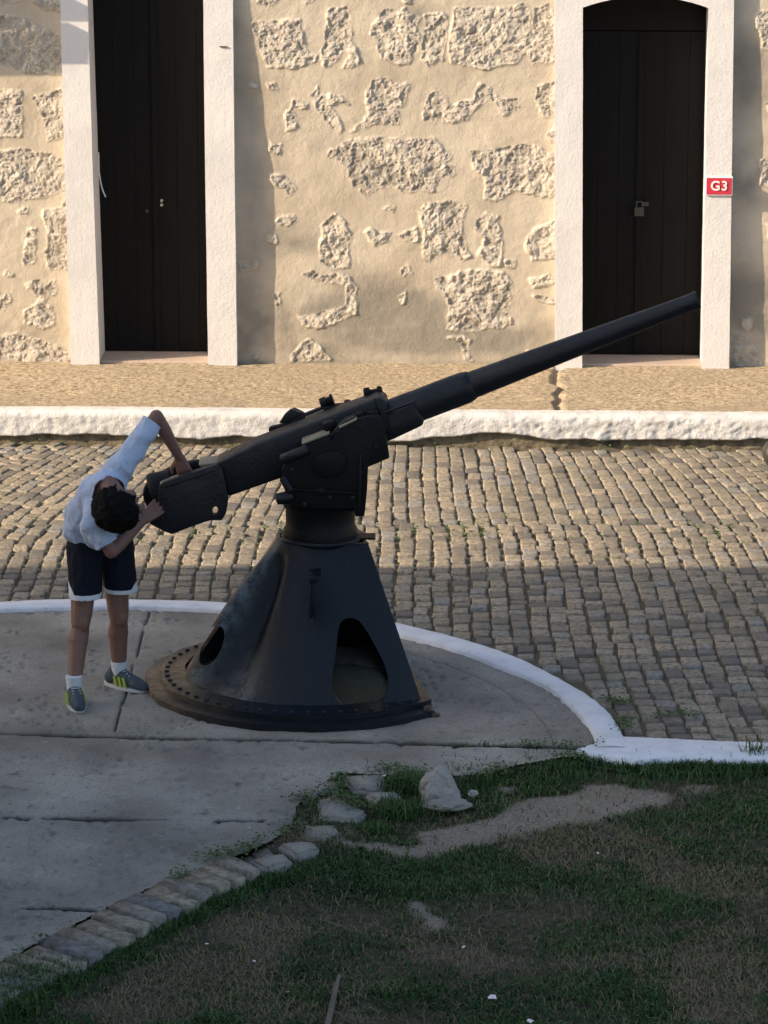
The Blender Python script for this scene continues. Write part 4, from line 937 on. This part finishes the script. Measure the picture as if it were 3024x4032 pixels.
for f in (f1, f2):
    co = np.zeros(len(f.data.vertices) * 3); f.data.vertices.foreach_get('co', co); co = co.reshape(-1, 3); ang = np.degrees(np.arctan2(co[:, 1] - PY, co[:, 0] - PX)) % 360
    a_ = f.data.attributes.new('lit_rust', 'FLOAT', 'POINT'); a_.data.foreach_set('value', np.clip(1.15 * np.exp(-((ang - 190) / 26) ** 2) + .0, 0, 1).astype(np.float32))  # same rust and painted warm light on the left of the flanges
b0 = None
for k in range(44):
    a = R(48 + k * 264 / 43 + 0); p = Vector((PX + .685 * math.cos(a), PY + .685 * math.sin(a), .056))
    if math.cos(a) * .685 > (.53 if math.sin(a) < 0 else .18): continue
    if b0 is None:
        b0 = cyl('flange_bolt', (0, 0, 0), (0, 0, .014), .012, M_GUN, None, seg=6, bevel=.002); bpy.context.view_layer.update(); o = b0
    else: o = b0.copy(); COL.objects.link(o)
    o.parent = gun; o.matrix_parent_inverse = Matrix.Translation(gun.location).inverted(); o.location = p
# small rusted remains at the right corner
prism('corner_lug', C3([(1490, 1010), (1520, 1000), (1540, 1035), (1575, 1045), (1540, 1058), (1500, 1060)]), 15.40, 15.44, M_RUST, gun, .003)
# bracket on the front
by = PY - .40
prism('bracket_bar', C3([(915, 380), (928, 380), (930, 555), (915, 555)]), 15.48, 15.60, M_PED, gun, .004)
prism('bracket_bar', C3([(938, 380), (950, 380), (948, 555), (936, 555)]), 15.48, 15.60, M_PED, gun, .004)
prism('bracket_head', C3([(908, 348), (975, 345), (955, 375), (950, 382), (918, 382)]), 15.47, 15.62, M_PED, gun, .005)
# collar, top plate
ztp = .70; nx = at(1262, 2080, 15.96).x
lathe('top_plate', (nx + .01, 15.96, ztp - .005), (0, 0, 1), [(0, .190), (.012, .195), (.02, .19)], M_GUN, gun)
box('plate_lug', (nx + .19, 15.93, ztp + .012), (.13, .10, .010), M_GUND, gun)
zc = at(1262, 1990, 15.8).z
lathe('swivel_collar', (nx, 15.96, ztp + .012), (0, 0, 1), [(0, .170), (.03, .172), (.05, .160), (.13, .162), (.15, .175), (.19, .176), (.20, .165), (.36, .150)], M_GUND, gun)
# carriage cheeks
cheekN = G5([(300, 760), (480, 590), (700, 497), (722, 560), (745, 520), (790, 450), (860, 395), (950, 358), (1060, 335), (1150, 325), (1190, 350), (1215, 430), (1240, 560), (1265, 720), (1065, 805), (1058, 1000), (1032, 1262), (950, 1268), (930, 1190), (380, 1190), (330, 1090), (318, 1040), (302, 1000), (272, 950), (258, 900), (262, 820)])
prism('carriage_cheek', cheekN, 15.70, 15.745, M_GUND, gun, .004)
def shift(P, dx, dy): return [(x + dx, y + dy) for x, y in P]
prism('carriage_cheek', shift(G5([(300, 760), (480, 620), (900, 430), (1150, 360), (1215, 430), (1240, 560), (1250, 700), (1065, 785), (1050, 1100), (950, 1190), (380, 1190), (302, 1000), (272, 950)]), 0, -60), 16.05, 16.09, M_GUND, gun, .004)
prism('carriage_block', G5([(330, 1000), (1020, 1000), (1000, 1225), (330, 1200)]), 15.76, 16.05, M_GUND, gun, .01)
prism('cheek_rim', G5([(700, 497), (722, 560), (745, 520), (790, 450), (860, 395), (950, 358), (945, 335), (850, 372), (775, 425), (725, 490)]), 15.715, 15.80, M_GUN, gun, .003)
lathe('clamp_ear', at(1112, 1962, 15.70), (1, 0, .15), [(-.03, .012), (-.025, .026), (.02, .030), (.05, .02)], M_GUN, gun, 20)
lathe('clamp_ear', at(1125, 1900, 15.70), (.5, 0, -1), [(-.03, .014), (-.02, .02), (.04, .02), (.045, .01)], M_GUN, gun, 20)
lathe('trunnion_cap', at(1265, 1935, 15.70) , (0, -1, 0), [(0, .020), (.008, .019), (.012, .014), (.014, .004)], M_GUND, gun)
p0, p1 = at(1104, 1812, 15.66), at(1200, 1775, 15.66); lathe('buffer_cylinder', p0, p1 - p0, [(0, .012), (.005, .020), (.010, .024), (.12, .024), (.135, .02)], M_GUN, gun, 30)
p0 = at(1107, 1807, 15.655)
for (x, y, q) in ((1150, 1850, .010), (1330, 1700, .010), (1420, 1680, .010), (1480, 1760, .009), (1300, 1960, .012), (1390, 1960, .012), (1200, 1985, .012), (1420, 1860, .010)):
    lathe('cheek_bolt', at(x, y, 15.702), (0, -1, 0), [(0, q), (.008, q), (.010, q * .6)], M_GUN, gun, 6)
prism('cheek_rib', G5([(985, 700), (1002, 700), (992, 1185), (972, 1185)]), 15.685, 15.70, M_GUN, gun, .003)
prism('cheek_rib', G5([(330, 1005), (960, 1045), (958, 1062), (332, 1022)]), 15.685, 15.70, M_GUND, gun, .003)
prism('bearing_boss', smoothpoly(G5([(560, 700), (800, 640), (880, 760), (800, 900), (620, 900), (530, 820)])), 15.68, 15.70, M_GUND, gun, .004)
# barrel and jacket
axis = lambda x: at(x, 1517 + .378 * (1855 - x), YG)
q0, qs, qm = axis(1180), axis(1852), at(2750, 1179, YG); dr_ = (qm - q0).normalized(); Ls = (qs - q0).length; Lm = (qm - q0).length
Lj0 = (axis(1490) - q0).length
lathe('barrel', q0, dr_, [(0, .062), (Ls, .062), (Ls + .002, .0625), (Ls + (Lm - Ls) * .35, .054), (Ls + (Lm - Ls) * .8, .0425), (Lm - .10, .0395), (Lm - .03, .0392), (Lm - .012, .042), (Lm - .004, .0415), (Lm, .0385), (Lm, .026), (Lm - .15, .024)], M_GUN, gun, 56)
lathe('barrel_jacket', q0, dr_, [(0, .072), (Lj0, .0745), (Ls - .03, .0742), (Ls - .015, .0715), (Ls + .005, .067), (Ls + .012, .06)], M_GUN, gun, 56)
# slide under barrel and the long slide body
prism('cradle', G5([(1195, 330), (1490, 215), (1590, 365), (1575, 420), (1290, 552), (1180, 600)]), 15.81, 15.99, M_GUN, gun, .012)
p0, p1 = at(1505, 1628, 15.80), at(1629, 1583, 15.80); lathe('guide_rod', p0, p1 - p0, [(0, .007), ((p1 - p0).length, .007), ((p1 - p0).length + .004, .003)], M_GUN, gun, 12)
prism('slide_body', [(848, 1826), (1000, 1752), (1489, 1567), (1512, 1572), (1530, 1600), (1530, 1700), (1400, 1760), (1104, 1885), (897, 1958), (880, 1900)], 15.80, 15.98, M_GUN, gun, .014)
prism('rail_top', G5([(445, 580), (705, 484), (705, 500), (450, 598)]), 15.69, 15.80, M_DUST, gun, .002)
prism('rail_top', G5([(790, 432), (960, 352), (960, 366), (800, 446)]), 15.69, 15.80, M_DUST, gun, .002)
prism('rail_block', G5([(640, 405), (700, 385), (745, 375), (752, 430), (700, 480), (650, 460)]), 15.735, 15.80, M_GUND, gun, .004)
prism('rail_block', G5([(945, 310), (1015, 285), (1040, 330), (1010, 372), (950, 365)]), 15.74, 15.80, M_GUND, gun, .004)
prism('rail_block', G5([(1060, 295), (1140, 280), (1165, 300), (1140, 345), (1075, 345)]), 15.74, 15.80, M_GUND, gun, .004)
prism('clamp_strap', G5([(1115, 165), (1140, 158), (1180, 230), (1190, 280), (1215, 400), (1195, 410), (1165, 290), (1150, 240)]), 15.785, 15.83, M_GUN, gun, .003)
# far side rail, sight bracket and knobs
prism('far_rail', G5([(135, 450), (160, 432), (330, 395), (470, 312), (650, 240), (775, 222), (905, 212), (905, 240), (760, 290), (150, 520)]), 16.00, 16.04, M_GUND, gun, .004)
prism('far_rail_top', G5([(480, 338), (650, 268), (650, 280), (490, 350)]), 15.99, 16.09, M_DUST, gun, .002)
prism('far_rail_top', G5([(180, 478), (400, 395), (400, 407), (190, 490)]), 15.99, 16.075, M_DUST, gun, .002)
prism('far_rail_top', G5([(790, 238), (900, 212), (900, 224), (800, 250)]), 15.99, 16.05, M_DUST, gun, .002)
sb_ = prism('sight_bracket', G5([(235, 395), (290, 310), (350, 262), (400, 285), (472, 300), (478, 345), (400, 385), (330, 400)]), 16.01, 16.035, M_GUN, gun, .003)
prism('sight_bracket', G5([(300, 380), (330, 300), (370, 255), (460, 295), (472, 340), (400, 370)]), 16.045, 16.075, M_GUND, gun, .003)
kc = at(1285, 1583, 16.03); lathe('sight_knob', kc, (.93, 0, .35), [(-.03, .014), (-.028, .026), (.0, .028), (.004, .02), (.02, .02), (.024, .03), (.034, .028)], M_GUND, gun, 24)
lathe('knob_stem', at(1285, 1605, 16.03), (0, 0, 1), [(-.02, .012), (.03, .012), (.035, .022), (.045, .02)], M_GUND, gun, 20)
kc = at(1450, 1545, 15.97); lathe('clamp_knob', kc, (.94, 0, .15), [(-.022, .012), (-.018, .024), (.006, .024), (.01, .012), (.04, .012), (.044, .022), (.06, .022), (.066, .012)], M_GUND, gun, 20)
lathe('clamp_knob', at(1500, 1552, 15.95), (0, 0, 1), [(-.03, .026), (-.005, .028), (.004, .020), (.006, .01)], M_GUND, gun, 20)
prism('rail_lug', G5([(840, 200), (870, 190), (900, 195), (905, 215), (850, 220)]), 16.0, 16.05, M_GUND, gun, .002)
# breech
breech = prism('breech_housing', G1([(835, 650), (860, 632), (1185, 522), (1225, 545), (1262, 720), (1258, 770), (1248, 825), (1222, 868), (1150, 868), (1040, 905), (912, 955), (858, 935), (775, 890), (772, 880), (815, 790), (825, 720)]), 15.77, 15.81, M_GUN, gun, .006)
ch_ = bmesh.new(); lg = at(847, 2011, 15.77)
M4 = Matrix.Translation(lg) @ Matrix.Rotation(R(12), 4, 'Y') @ Matrix.Diagonal((.013, 1, .020, 1)) @ Matrix.Rotation(R(90), 4, 'X')
bmesh.ops.create_cone(ch_, cap_ends=True, segments=24, radius1=1, radius2=1, depth=.3, matrix=M4); cb = bm_obj('cut', ch_, M_GUN)
boolean(breech, [cb]); 
prism('breech_block', G1([(790, 700), (840, 650), (1200, 545), (1140, 700), (1120, 790), (1000, 860), (900, 900), (820, 850)]), 15.815, 15.97, M_GUND, gun, .02)
prism('breech_rib', G1([(862, 655), (1180, 548), (1184, 560), (866, 668)]), 15.764, 15.775, M_GUN, gun, .002)
for (x, y) in ((640, 1960), (640, 2040), (690, 2070), (780, 1880), (850, 1870), (850, 1960)): lathe('breech_bolt', at(x, y, 15.771), (0, -1, 0), [(0, .008), (.006, .008), (.008, .004)], M_GUN, gun, 6)
p = at(600, 1985, 15.9)
dx_ = (at(853, 1820, 15.9) - at(610, 1905, 15.9)).normalized()
prism('breech_far_housing', G1([(728, 700), (738, 660), (765, 625), (830, 580), (905, 540), (1020, 508), (1065, 498), (1115, 520), (1130, 560), (1110, 700), (900, 860), (770, 800), (735, 750)]), 15.975, 16.03, M_GUND, gun, .008)
prism('breech_top_rail', G1([(1075, 520), (1215, 505), (1215, 520), (1100, 545)]), 15.90, 16.05, M_DUST, gun, .003)
prism('breech_handle', G1([(835, 640), (950, 600), (955, 612), (840, 656)]), 15.785, 15.86, M_DUST, gun, .003)
lathe('breech_ring', at(640, 1935, 15.90), -dx_, [(-.06, .085), (.0, .095), (.03, .10), (.045, .095), (.05, .06), (.03, .05)], M_GUND, gun, 40)
# soil drifted inside the pedestal
bm = bmesh.new(); bmesh.ops.create_icosphere(bm, subdivisions=5, radius=1)
for v in bm.verts:
    p = v.co; f = 1 + .15 * mnoise.noise(p * 3) + .05 * mnoise.noise(p * 11); v.co = Vector((PX + .10 + p.x * .30 * f, PY - .08 + p.y * .36 * f, max(-.02, p.z * .022 * f)))
tag(bm_obj('drifted_soil', bm, M_TERR, smooth=True), 'low heap of brown soil and moss lying inside the gun pedestal', 'soil', kind='stuff')

# ------------------------------------------------------------------ the boy
def cap_bm(bm, p0, r0, p1, r1, seg=14, flat=None):
    p0, p1 = Vector(p0), Vector(p1); d = p1 - p0; L = max(d.length, 1e-5); q = d.to_track_quat('Z', 'Y'); rings = []
    for k in range(5): a = -math.pi / 2 + math.pi / 2 * k / 4 + .001; rings.append((r0 * math.sin(a), r0 * math.cos(a)))
    for k in range(5): a = math.pi / 2 * k / 4; rings.append((L + r1 * math.sin(a), max(.0004, r1 * math.cos(a))))
    vv = []
    for z, r in rings:
        vv.append([bm.verts.new(p0 + q @ Vector((r * math.cos(2 * math.pi * s / seg), r * math.sin(2 * math.pi * s / seg), z))) for s in range(seg)])
    for a, b in zip(vv, vv[1:]):
        for s in range(seg): bm.faces.new((a[s], a[(s + 1) % seg], b[(s + 1) % seg], b[s]))
    bm.faces.new(vv[0][::-1]); bm.faces.new(vv[-1])
def ell_bm(bm, c, ax, sub=3):                          # ax: three semi-axis vectors
    M = Matrix((ax[0], ax[1], ax[2])).transposed().to_4x4(); M.translation = Vector(c)
    bmesh.ops.create_icosphere(bm, subdivisions=sub, radius=1, matrix=M)
def remesh(name, bm, mat, parent, voxel=.0045, smooth=4, post=None, solid=0.0):
    me = bpy.data.meshes.new(name); bm.to_mesh(me); bm.free(); o = link(name, me, mat, parent)
    m1 = o.modifiers.new('r', 'REMESH'); m1.mode = 'VOXEL'; m1.voxel_size = voxel; m1.use_smooth_shade = True
    m2 = o.modifiers.new('s', 'SMOOTH'); m2.iterations = smooth; m2.factor = .5
    bake(o)
    if post:
        b2 = bmesh.new(); b2.from_mesh(o.data); post(b2); b2.to_mesh(o.data); b2.free()
    if solid:
        m3 = o.modifiers.new('k', 'SOLIDIFY'); m3.thickness = solid; m3.offset = -1; bake(o)
    if not o.data.materials:
        for mm in (mat if isinstance(mat, list) else [mat]): o.data.materials.append(mm)
    o.data.polygons.foreach_set('use_smooth', [True] * len(o.data.polygons)); return o
J = at
boy = empty('person', gnd(390, 2740, 0), 'boy in white shirt, navy shorts and grey trainers bending to look into the gun breech', 'person')
Lf, Rf = gnd(478, 2712, 0), gnd(300, 2778, 0)          # ground under the ankles, roughly
aL = at(470, 2655, Lf.y + .02); aR = at(292, 2715, Rf.y + .02)           # ankles
kL = at(468, 2430, 15.84); kR = at(318, 2450, 15.72)
hL = at(445, 2140, 15.86); hR = at(342, 2150, 15.80)
pel = (hL + hR) / 2 + Vector((0, 0, .05)); wai = at(372, 2060, 15.80); che = at(405, 1950, 15.68)
shL = at(478, 1838, 15.66); shR = at(372, 2060, 15.52); neck0 = at(425, 1905, 15.585); 
elL = at(616, 1640, 15.76); wrL = at(706, 1800, 15.84)
elR = at(438, 2172, 15.50); wrR = at(566, 2046, 15.68)
Hc = at(468, 1998, 15.45); hu = Vector((.10, -.86, -.42)).normalized(); hf = Vector((.97, .1, -.1)); hf = (hf - hu * hf.dot(hu)).normalized(); hl = hu.cross(hf)
bm = bmesh.new()
for a, k, h in ((aL, kL, hL), (aR, kR, hR)):
    m_ = k.lerp(a, .30) + Vector((-.006, .022, 0)); cap_bm(bm, a, .031, a + Vector((0, 0, -.03)), .034); cap_bm(bm, a, .030, m_, .046); cap_bm(bm, m_, .049, k + Vector((0, .008, -.02)), .041); cap_bm(bm, k, .045, k + (h - k) * .18, .052); ell_bm(bm, k + Vector((.014, -.030, .0)), (Vector((.026, 0, 0)), Vector((0, .019, 0)), Vector((0, 0, .040))), 2); cap_bm(bm, k + (h - k) * .1, .050, h, .070)
cap_bm(bm, pel, .10, wai, .090); cap_bm(bm, wai, .090, che, .092); cap_bm(bm, che, .08, neck0, .05); cap_bm(bm, che.lerp(shL, .4), .06, shL, .042); cap_bm(bm, che.lerp(shR, .4), .06, shR, .042)
cap_bm(bm, neck0, .047, Hc - hu * .06, .045)
for s_, e_, w_ in ((shL, elL, wrL), (shR, elR, wrR)):
    cap_bm(bm, s_, .040, e_, .031); f_ = e_.lerp(w_, .3); cap_bm(bm, e_, .032, f_, .033); cap_bm(bm, f_, .033, w_, .021)
# head
ell_bm(bm, Hc + hu * .005, (hf * .092, hl * .074, hu * .095)); cap_bm(bm, Hc - hu * .055 + hf * .030, .050, Hc - hu * .085 + hf * .055, .030)   # jaw
cap_bm(bm, Hc + hf * .088 + hu * .012, .008, Hc + hf * .107 - hu * .022, .012); cap_bm(bm, Hc + hf * .082 - hu * .050 + hl * .015, .009, Hc + hf * .082 - hu * .050 - hl * .015, .009)
for sg_ in (1, -1):
    ell_bm(bm, Hc + hl * sg_ * .078 - hu * .012 + hf * -.004, (hf * .017, hl * .010, hu * .028), 2); cap_bm(bm, Hc + hf * .084 + hl * sg_ * .032 + hu * .022, .009, Hc + hf * .084 + hl * sg_ * .012 + hu * .020, .008)
# hands: palm, four fingers, thumb
def hand(w, dirn, nrm, side, curl):
    dirn = dirn.normalized(); nrm = (nrm - dirn * nrm.dot(dirn)).normalized(); lat = dirn.cross(nrm) * side
    for q in (-.024, -.008, .008, .024): cap_bm(bm, w + dirn * .004 + lat * q * .5, .015, w + dirn * .062 + lat * q, .0125, 10)
    for q, L_ in ((-.027, .050), (-.009, .062), (.009, .066), (.027, .058)):
        b_ = w + dirn * .068 + lat * q; d1 = (dirn + lat * q * 6 + nrm * curl * .5).normalized(); m1_ = b_ + d1 * L_ * .5; d2 = (dirn * (1 - curl * .6) + lat * q * 3 + nrm * curl * 1.5).normalized()
        cap_bm(bm, b_ - dirn * .01, .0096, m1_, .0086, 10); m2_ = m1_ + d2 * L_ * .34; cap_bm(bm, m1_, .0086, m2_, .0078, 10); d3 = (d2 + nrm * curl * .8).normalized(); cap_bm(bm, m2_, .0078, m2_ + d3 * L_ * .26, .0066, 10)
    t0 = w + dirn * .018 + lat * .026; t1 = t0 + (dirn * .6 + lat * .75).normalized() * .034; cap_bm(bm, t0, .013, t1, .0095, 10); cap_bm(bm, t1, .0095, t1 + (dirn * .9 + lat * .3 + nrm * curl).normalized() * .028, .0075, 10)
hand(wrL, at(728, 1862, 15.84) - wrL, Vector((.25, .55, -.5)), -1, .35)
hand(wrR, at(618, 2000, 15.73) - wrR, Vector((.3, .9, .1)), 1, .45)
remesh('body', bm, M_SKIN, boy, .0042, 3)
for sg_ in (1, -1):
    bm = bmesh.new(); bmesh.ops.create_uvsphere(bm, u_segments=14, v_segments=10, radius=.009, matrix=Matrix.Translation(Hc + hf * .076 + hl * sg_ * .028 + hu * .006)); bm_obj('eye', bm, M_EYE, boy, smooth=True)
# hair
bm = bmesh.new(); ell_bm(bm, Hc + hu * .016 - hf * .008, (hf * .112, hl * .102, hu * .112), 5)
for v in bm.verts:
    p = v.co - Hc; v.co += p.normalized() * (.010 * mnoise.noise(v.co * 28) + .006 * mnoise.noise(v.co * 70))
def cuthair(b2):
    kill = [f for f in b2.faces if (lambda c: (c.dot(hu) < -.045 + .35 * max(0, c.dot(hf) - .02)) or (c.dot(hf) > .066 and c.dot(hu) < .062) or (abs(c.dot(hl)) > .05 and c.dot(hf) > -.020 and c.dot(hu) < .012) )(f.calc_center_median() - Hc)]
    bmesh.ops.delete(b2, geom=kill, context='FACES')
cuthair(bm)
fcs = [(f.calc_center_median(), f.normal.copy()) for f in bm.faces]
me = bpy.data.meshes.new('hair'); bm.to_mesh(me); bm.free(); hair = link('hair', me, M_HAIR, boy, smooth=True)
m3 = hair.modifiers.new('k', 'SOLIDIFY'); m3.thickness = .012; m3.offset = -1; bake(hair)
sv, sf = [], []
for _ in range(2600):
    c, nr = random.choice(fcs); whirl = nr.cross(hu).normalized() * random.gauss(.25, .2) if nr.cross(hu).length > .05 else Vector((0, 0, 0))
    d0 = (nr * random.uniform(.08, .3) - hu * .7 + whirl + Vector([random.gauss(0, .16) for _ in range(3)])).normalized(); L_ = random.uniform(.010, .022); w = d0.cross(nr).normalized() * .0022
    b = len(sv); sv += [c - w, c + w, c + d0 * L_ * .6 + w * .8 - nr * .001, c + d0 * L_ * .6 - w * .8, c + d0 * L_ - nr * .005]; sf += [(b, b + 1, b + 2, b + 3), (b + 3, b + 2, b + 4)]
mesh('hair_strands', sv, sf, M_HAIR, hair)
# shirt
bm = bmesh.new()
back = Vector((-.02, .03, .02))
hemc = pel + Vector((-.005, -.01, .0)); wl_ = wai + Vector((-.012, 0, 0))
cap_bm(bm, hemc + Vector((-.035, 0, 0)), .098, wl_ + Vector((-.03, 0, 0)), .108); cap_bm(bm, hemc + Vector((.04, -.02, .0)), .092, wl_ + Vector((.03, -.02, 0)), .098)
cap_bm(bm, wl_ + Vector((-.03, 0, 0)), .104, che + Vector((-.02, .0, 0)), .102); cap_bm(bm, wl_ + Vector((.03, -.02, 0)), .098, che + Vector((.03, -.02, 0)), .090)
cap_bm(bm, che, .098, neck0.lerp(che, .2), .078)
cap_bm(bm, che + Vector((.01, 0, .03)), .085, shL, .060); cap_bm(bm, che + Vector((0, -.02, -.02)), .085, shR, .062)
slL = shL.lerp(elL, .90); cap_bm(bm, shL, .058, slL, .052); slR = shR.lerp(elR, .78); cap_bm(bm, shR, .060, slR, .056)
# loose hanging fold under the near side
cap_bm(bm, at(360, 2080, 15.55), .055, at(398, 2140, 15.60), .045)
for v in bm.verts: pass
dL = (elL - shL).normalized(); dR = (elR - shR).normalized(); dN = (Hc - neck0).normalized()
def postshirt(b2):
    for v in b2.verts:
        p = v.co; n1 = mnoise.noise(Vector((p.x * 9 + p.z * 5, p.y * 7, p.z * 16))); n2 = mnoise.noise(Vector((p.x * 24, p.y * 20, p.z * 34 + p.x * 20)))
        low = max(0, min(1, (1.02 - p.z) / .25)); v.co += v.normal * (n1 * (.009 + .010 * low) + n2 * (.0035 + .004 * low))
    hz = pel.z + .005
    kill = []
    for f in b2.faces:
        c = f.calc_center_median()
        if (c - slL).dot(dL) > -.004 and (c - slL).length < .12: kill.append(f)
        elif (c - slR).dot(dR) > -.004 and (c - slR).length < .12: kill.append(f)
        elif (c - neck0).length < .095 and (c - neck0).dot(dN) > .012: kill.append(f)
        elif c.z < hz - .045 + .012 * math.sin(c.x * 22) and c.y > 15.62: kill.append(f)
    bmesh.ops.delete(b2, geom=kill, context='FACES')
    for _ in range(2): 
        bv = [v for v in b2.verts if v.is_boundary]; bmesh.ops.smooth_vert(b2, verts=bv, factor=.5, use_axis_x=True, use_axis_y=True, use_axis_z=True)
remesh('shirt', bm, M_SHIRT, boy, .0055, 6, postshirt, .003)
# shorts with a white hem band
bm = bmesh.new(); kz = {}
cap_bm(bm, pel + Vector((.02, 0, 0)), .105, pel + Vector((-.02, 0, .0)), .105)
bl, br = at(478, 2330, 15.83), at(336, 2352, 15.72)
cap_bm(bm, hL + Vector((.012, 0, 0)), .086, bl, .076); cap_bm(bm, hR + Vector((-.008, 0, 0)), .088, br, .074)
zl, zr = at(478, 2342, 15.77).z, at(336, 2366, 15.65).z; midx = at(408, 2250, 15.8).x
def postshort(b2):
    for v in b2.verts:
        p = v.co; v.co += v.normal * (.005 * mnoise.noise(Vector((p.x * 22, p.y * 22, p.z * 7))) + .002 * mnoise.noise(p * 40))
    kill = [f for f in b2.faces if f.calc_center_median().z < (zl if f.calc_center_median().x > midx else zr) - .0]
    bmesh.ops.delete(b2, geom=kill, context='FACES')
    for f in b2.faces:
        c = f.calc_center_median(); z_ = zl if c.x > midx else zr; w_ = .022
        if c.x < br.x - .045: w_ = .022 + .05 * min(1, (br.x - .045 - c.x) / .03)
        if c.x > bl.x + .050: w_ = .022 + .04 * min(1, (c.x - bl.x - .05) / .03)
        f.material_index = 1 if c.z < z_ + w_ else 0
sh = remesh('shorts', bm, [M_SHORT, M_CLOTHW], boy, .0048, 4, postshort, .003)
# socks and shoes
def shoe(an, g, dirn, rot):
    dirn = Vector(dirn).normalized(); lat = Vector((dirn.y, -dirn.x, 0)); heel = Vector((an.x, an.y, 0)) - dirn * .045; up = Vector((0, 0, 1))
    cyl('sock', Vector((an.x, an.y, .055)), Vector((an.x, an.y, an.z + .065)) , .033, M_CLOTHW, boy, r1=.039)
    bm = bmesh.new()
    cap_bm(bm, heel + up * .045, .036, heel + dirn * .02 + up * .06, .036); cap_bm(bm, heel + dirn * .03 + up * .058, .036, heel + dirn * .10 + up * .050, .034)
    cap_bm(bm, heel + dirn * .09 + up * .048, .036, heel + dirn * .16 + up * .032, .033); cap_bm(bm, heel + dirn * .15 + up * .034 + lat * .006, .032, heel + dirn * .185 + up * .028, .028)
    cap_bm(bm, heel + dirn * .02 + up * .07, .036, heel + dirn * .06 + up * .072, .032)
    def fl(b2):
        for v in b2.verts: v.co.z = max(.016, v.co.z)
    s = remesh('shoe', bm, M_SHOE, boy, .004, 3, fl)
    bm = bmesh.new(); pts = []
    for k in range(32):
        a = 2 * math.pi * k / 32; l_ = .085 + .122 * math.cos(a); w_ = (.041 + .006 * math.cos(a)) * math.sin(a); pts.append(heel + dirn * (l_ - .008) + lat * w_)
    lo_ = [bm.verts.new((p.x, p.y, .001)) for p in pts]; hi_ = [bm.verts.new((p.x, p.y, .020)) for p in pts]; bm.faces.new(hi_); bm.faces.new(lo_[::-1])
    for k in range(32): bm.faces.new((lo_[k], lo_[(k + 1) % 32], hi_[(k + 1) % 32], hi_[k]))
    autosmooth(bm_obj('sole', bm, M_SOLE, s, bevel=.003))
    for sd in (-1, 1):
        for k in range(3):
            bm = bmesh.new(); u0 = .055 + .026 * k
            P = [heel + dirn * (u0 + q) + lat * sd * wq + up * zq for q, wq, zq in ((0, .0385, .020), (.014, .0385, .020), (-.004, .034, .064), (-.018, .034, .064))]
            P2 = [p + lat * sd * .006 for p in P]; v = [bm.verts.new(p) for p in P + P2]
            for f in ((0, 1, 2, 3), (7, 6, 5, 4), (0, 4, 5, 1), (1, 5, 6, 2), (2, 6, 7, 3), (3, 7, 4, 0)): bm.faces.new([v[i] for i in f])
            bm_obj('stripe', bm, M_LIME, s)
    bm = bmesh.new()
    for k in range(4): add_cyl(bm, heel + dirn * (.085 + .017 * k) + up * (.088 - .008 * k) - lat * .02, heel + dirn * (.085 + .017 * k) + up * (.088 - .008 * k) + lat * .02, .0028, seg=8)
    bm_obj('lace', bm, M_SOLE, s)
shoe(aL, Lf, (.86, -.62, 0), 0); shoe(aR, Rf, (.25, -.97, 0), 0)
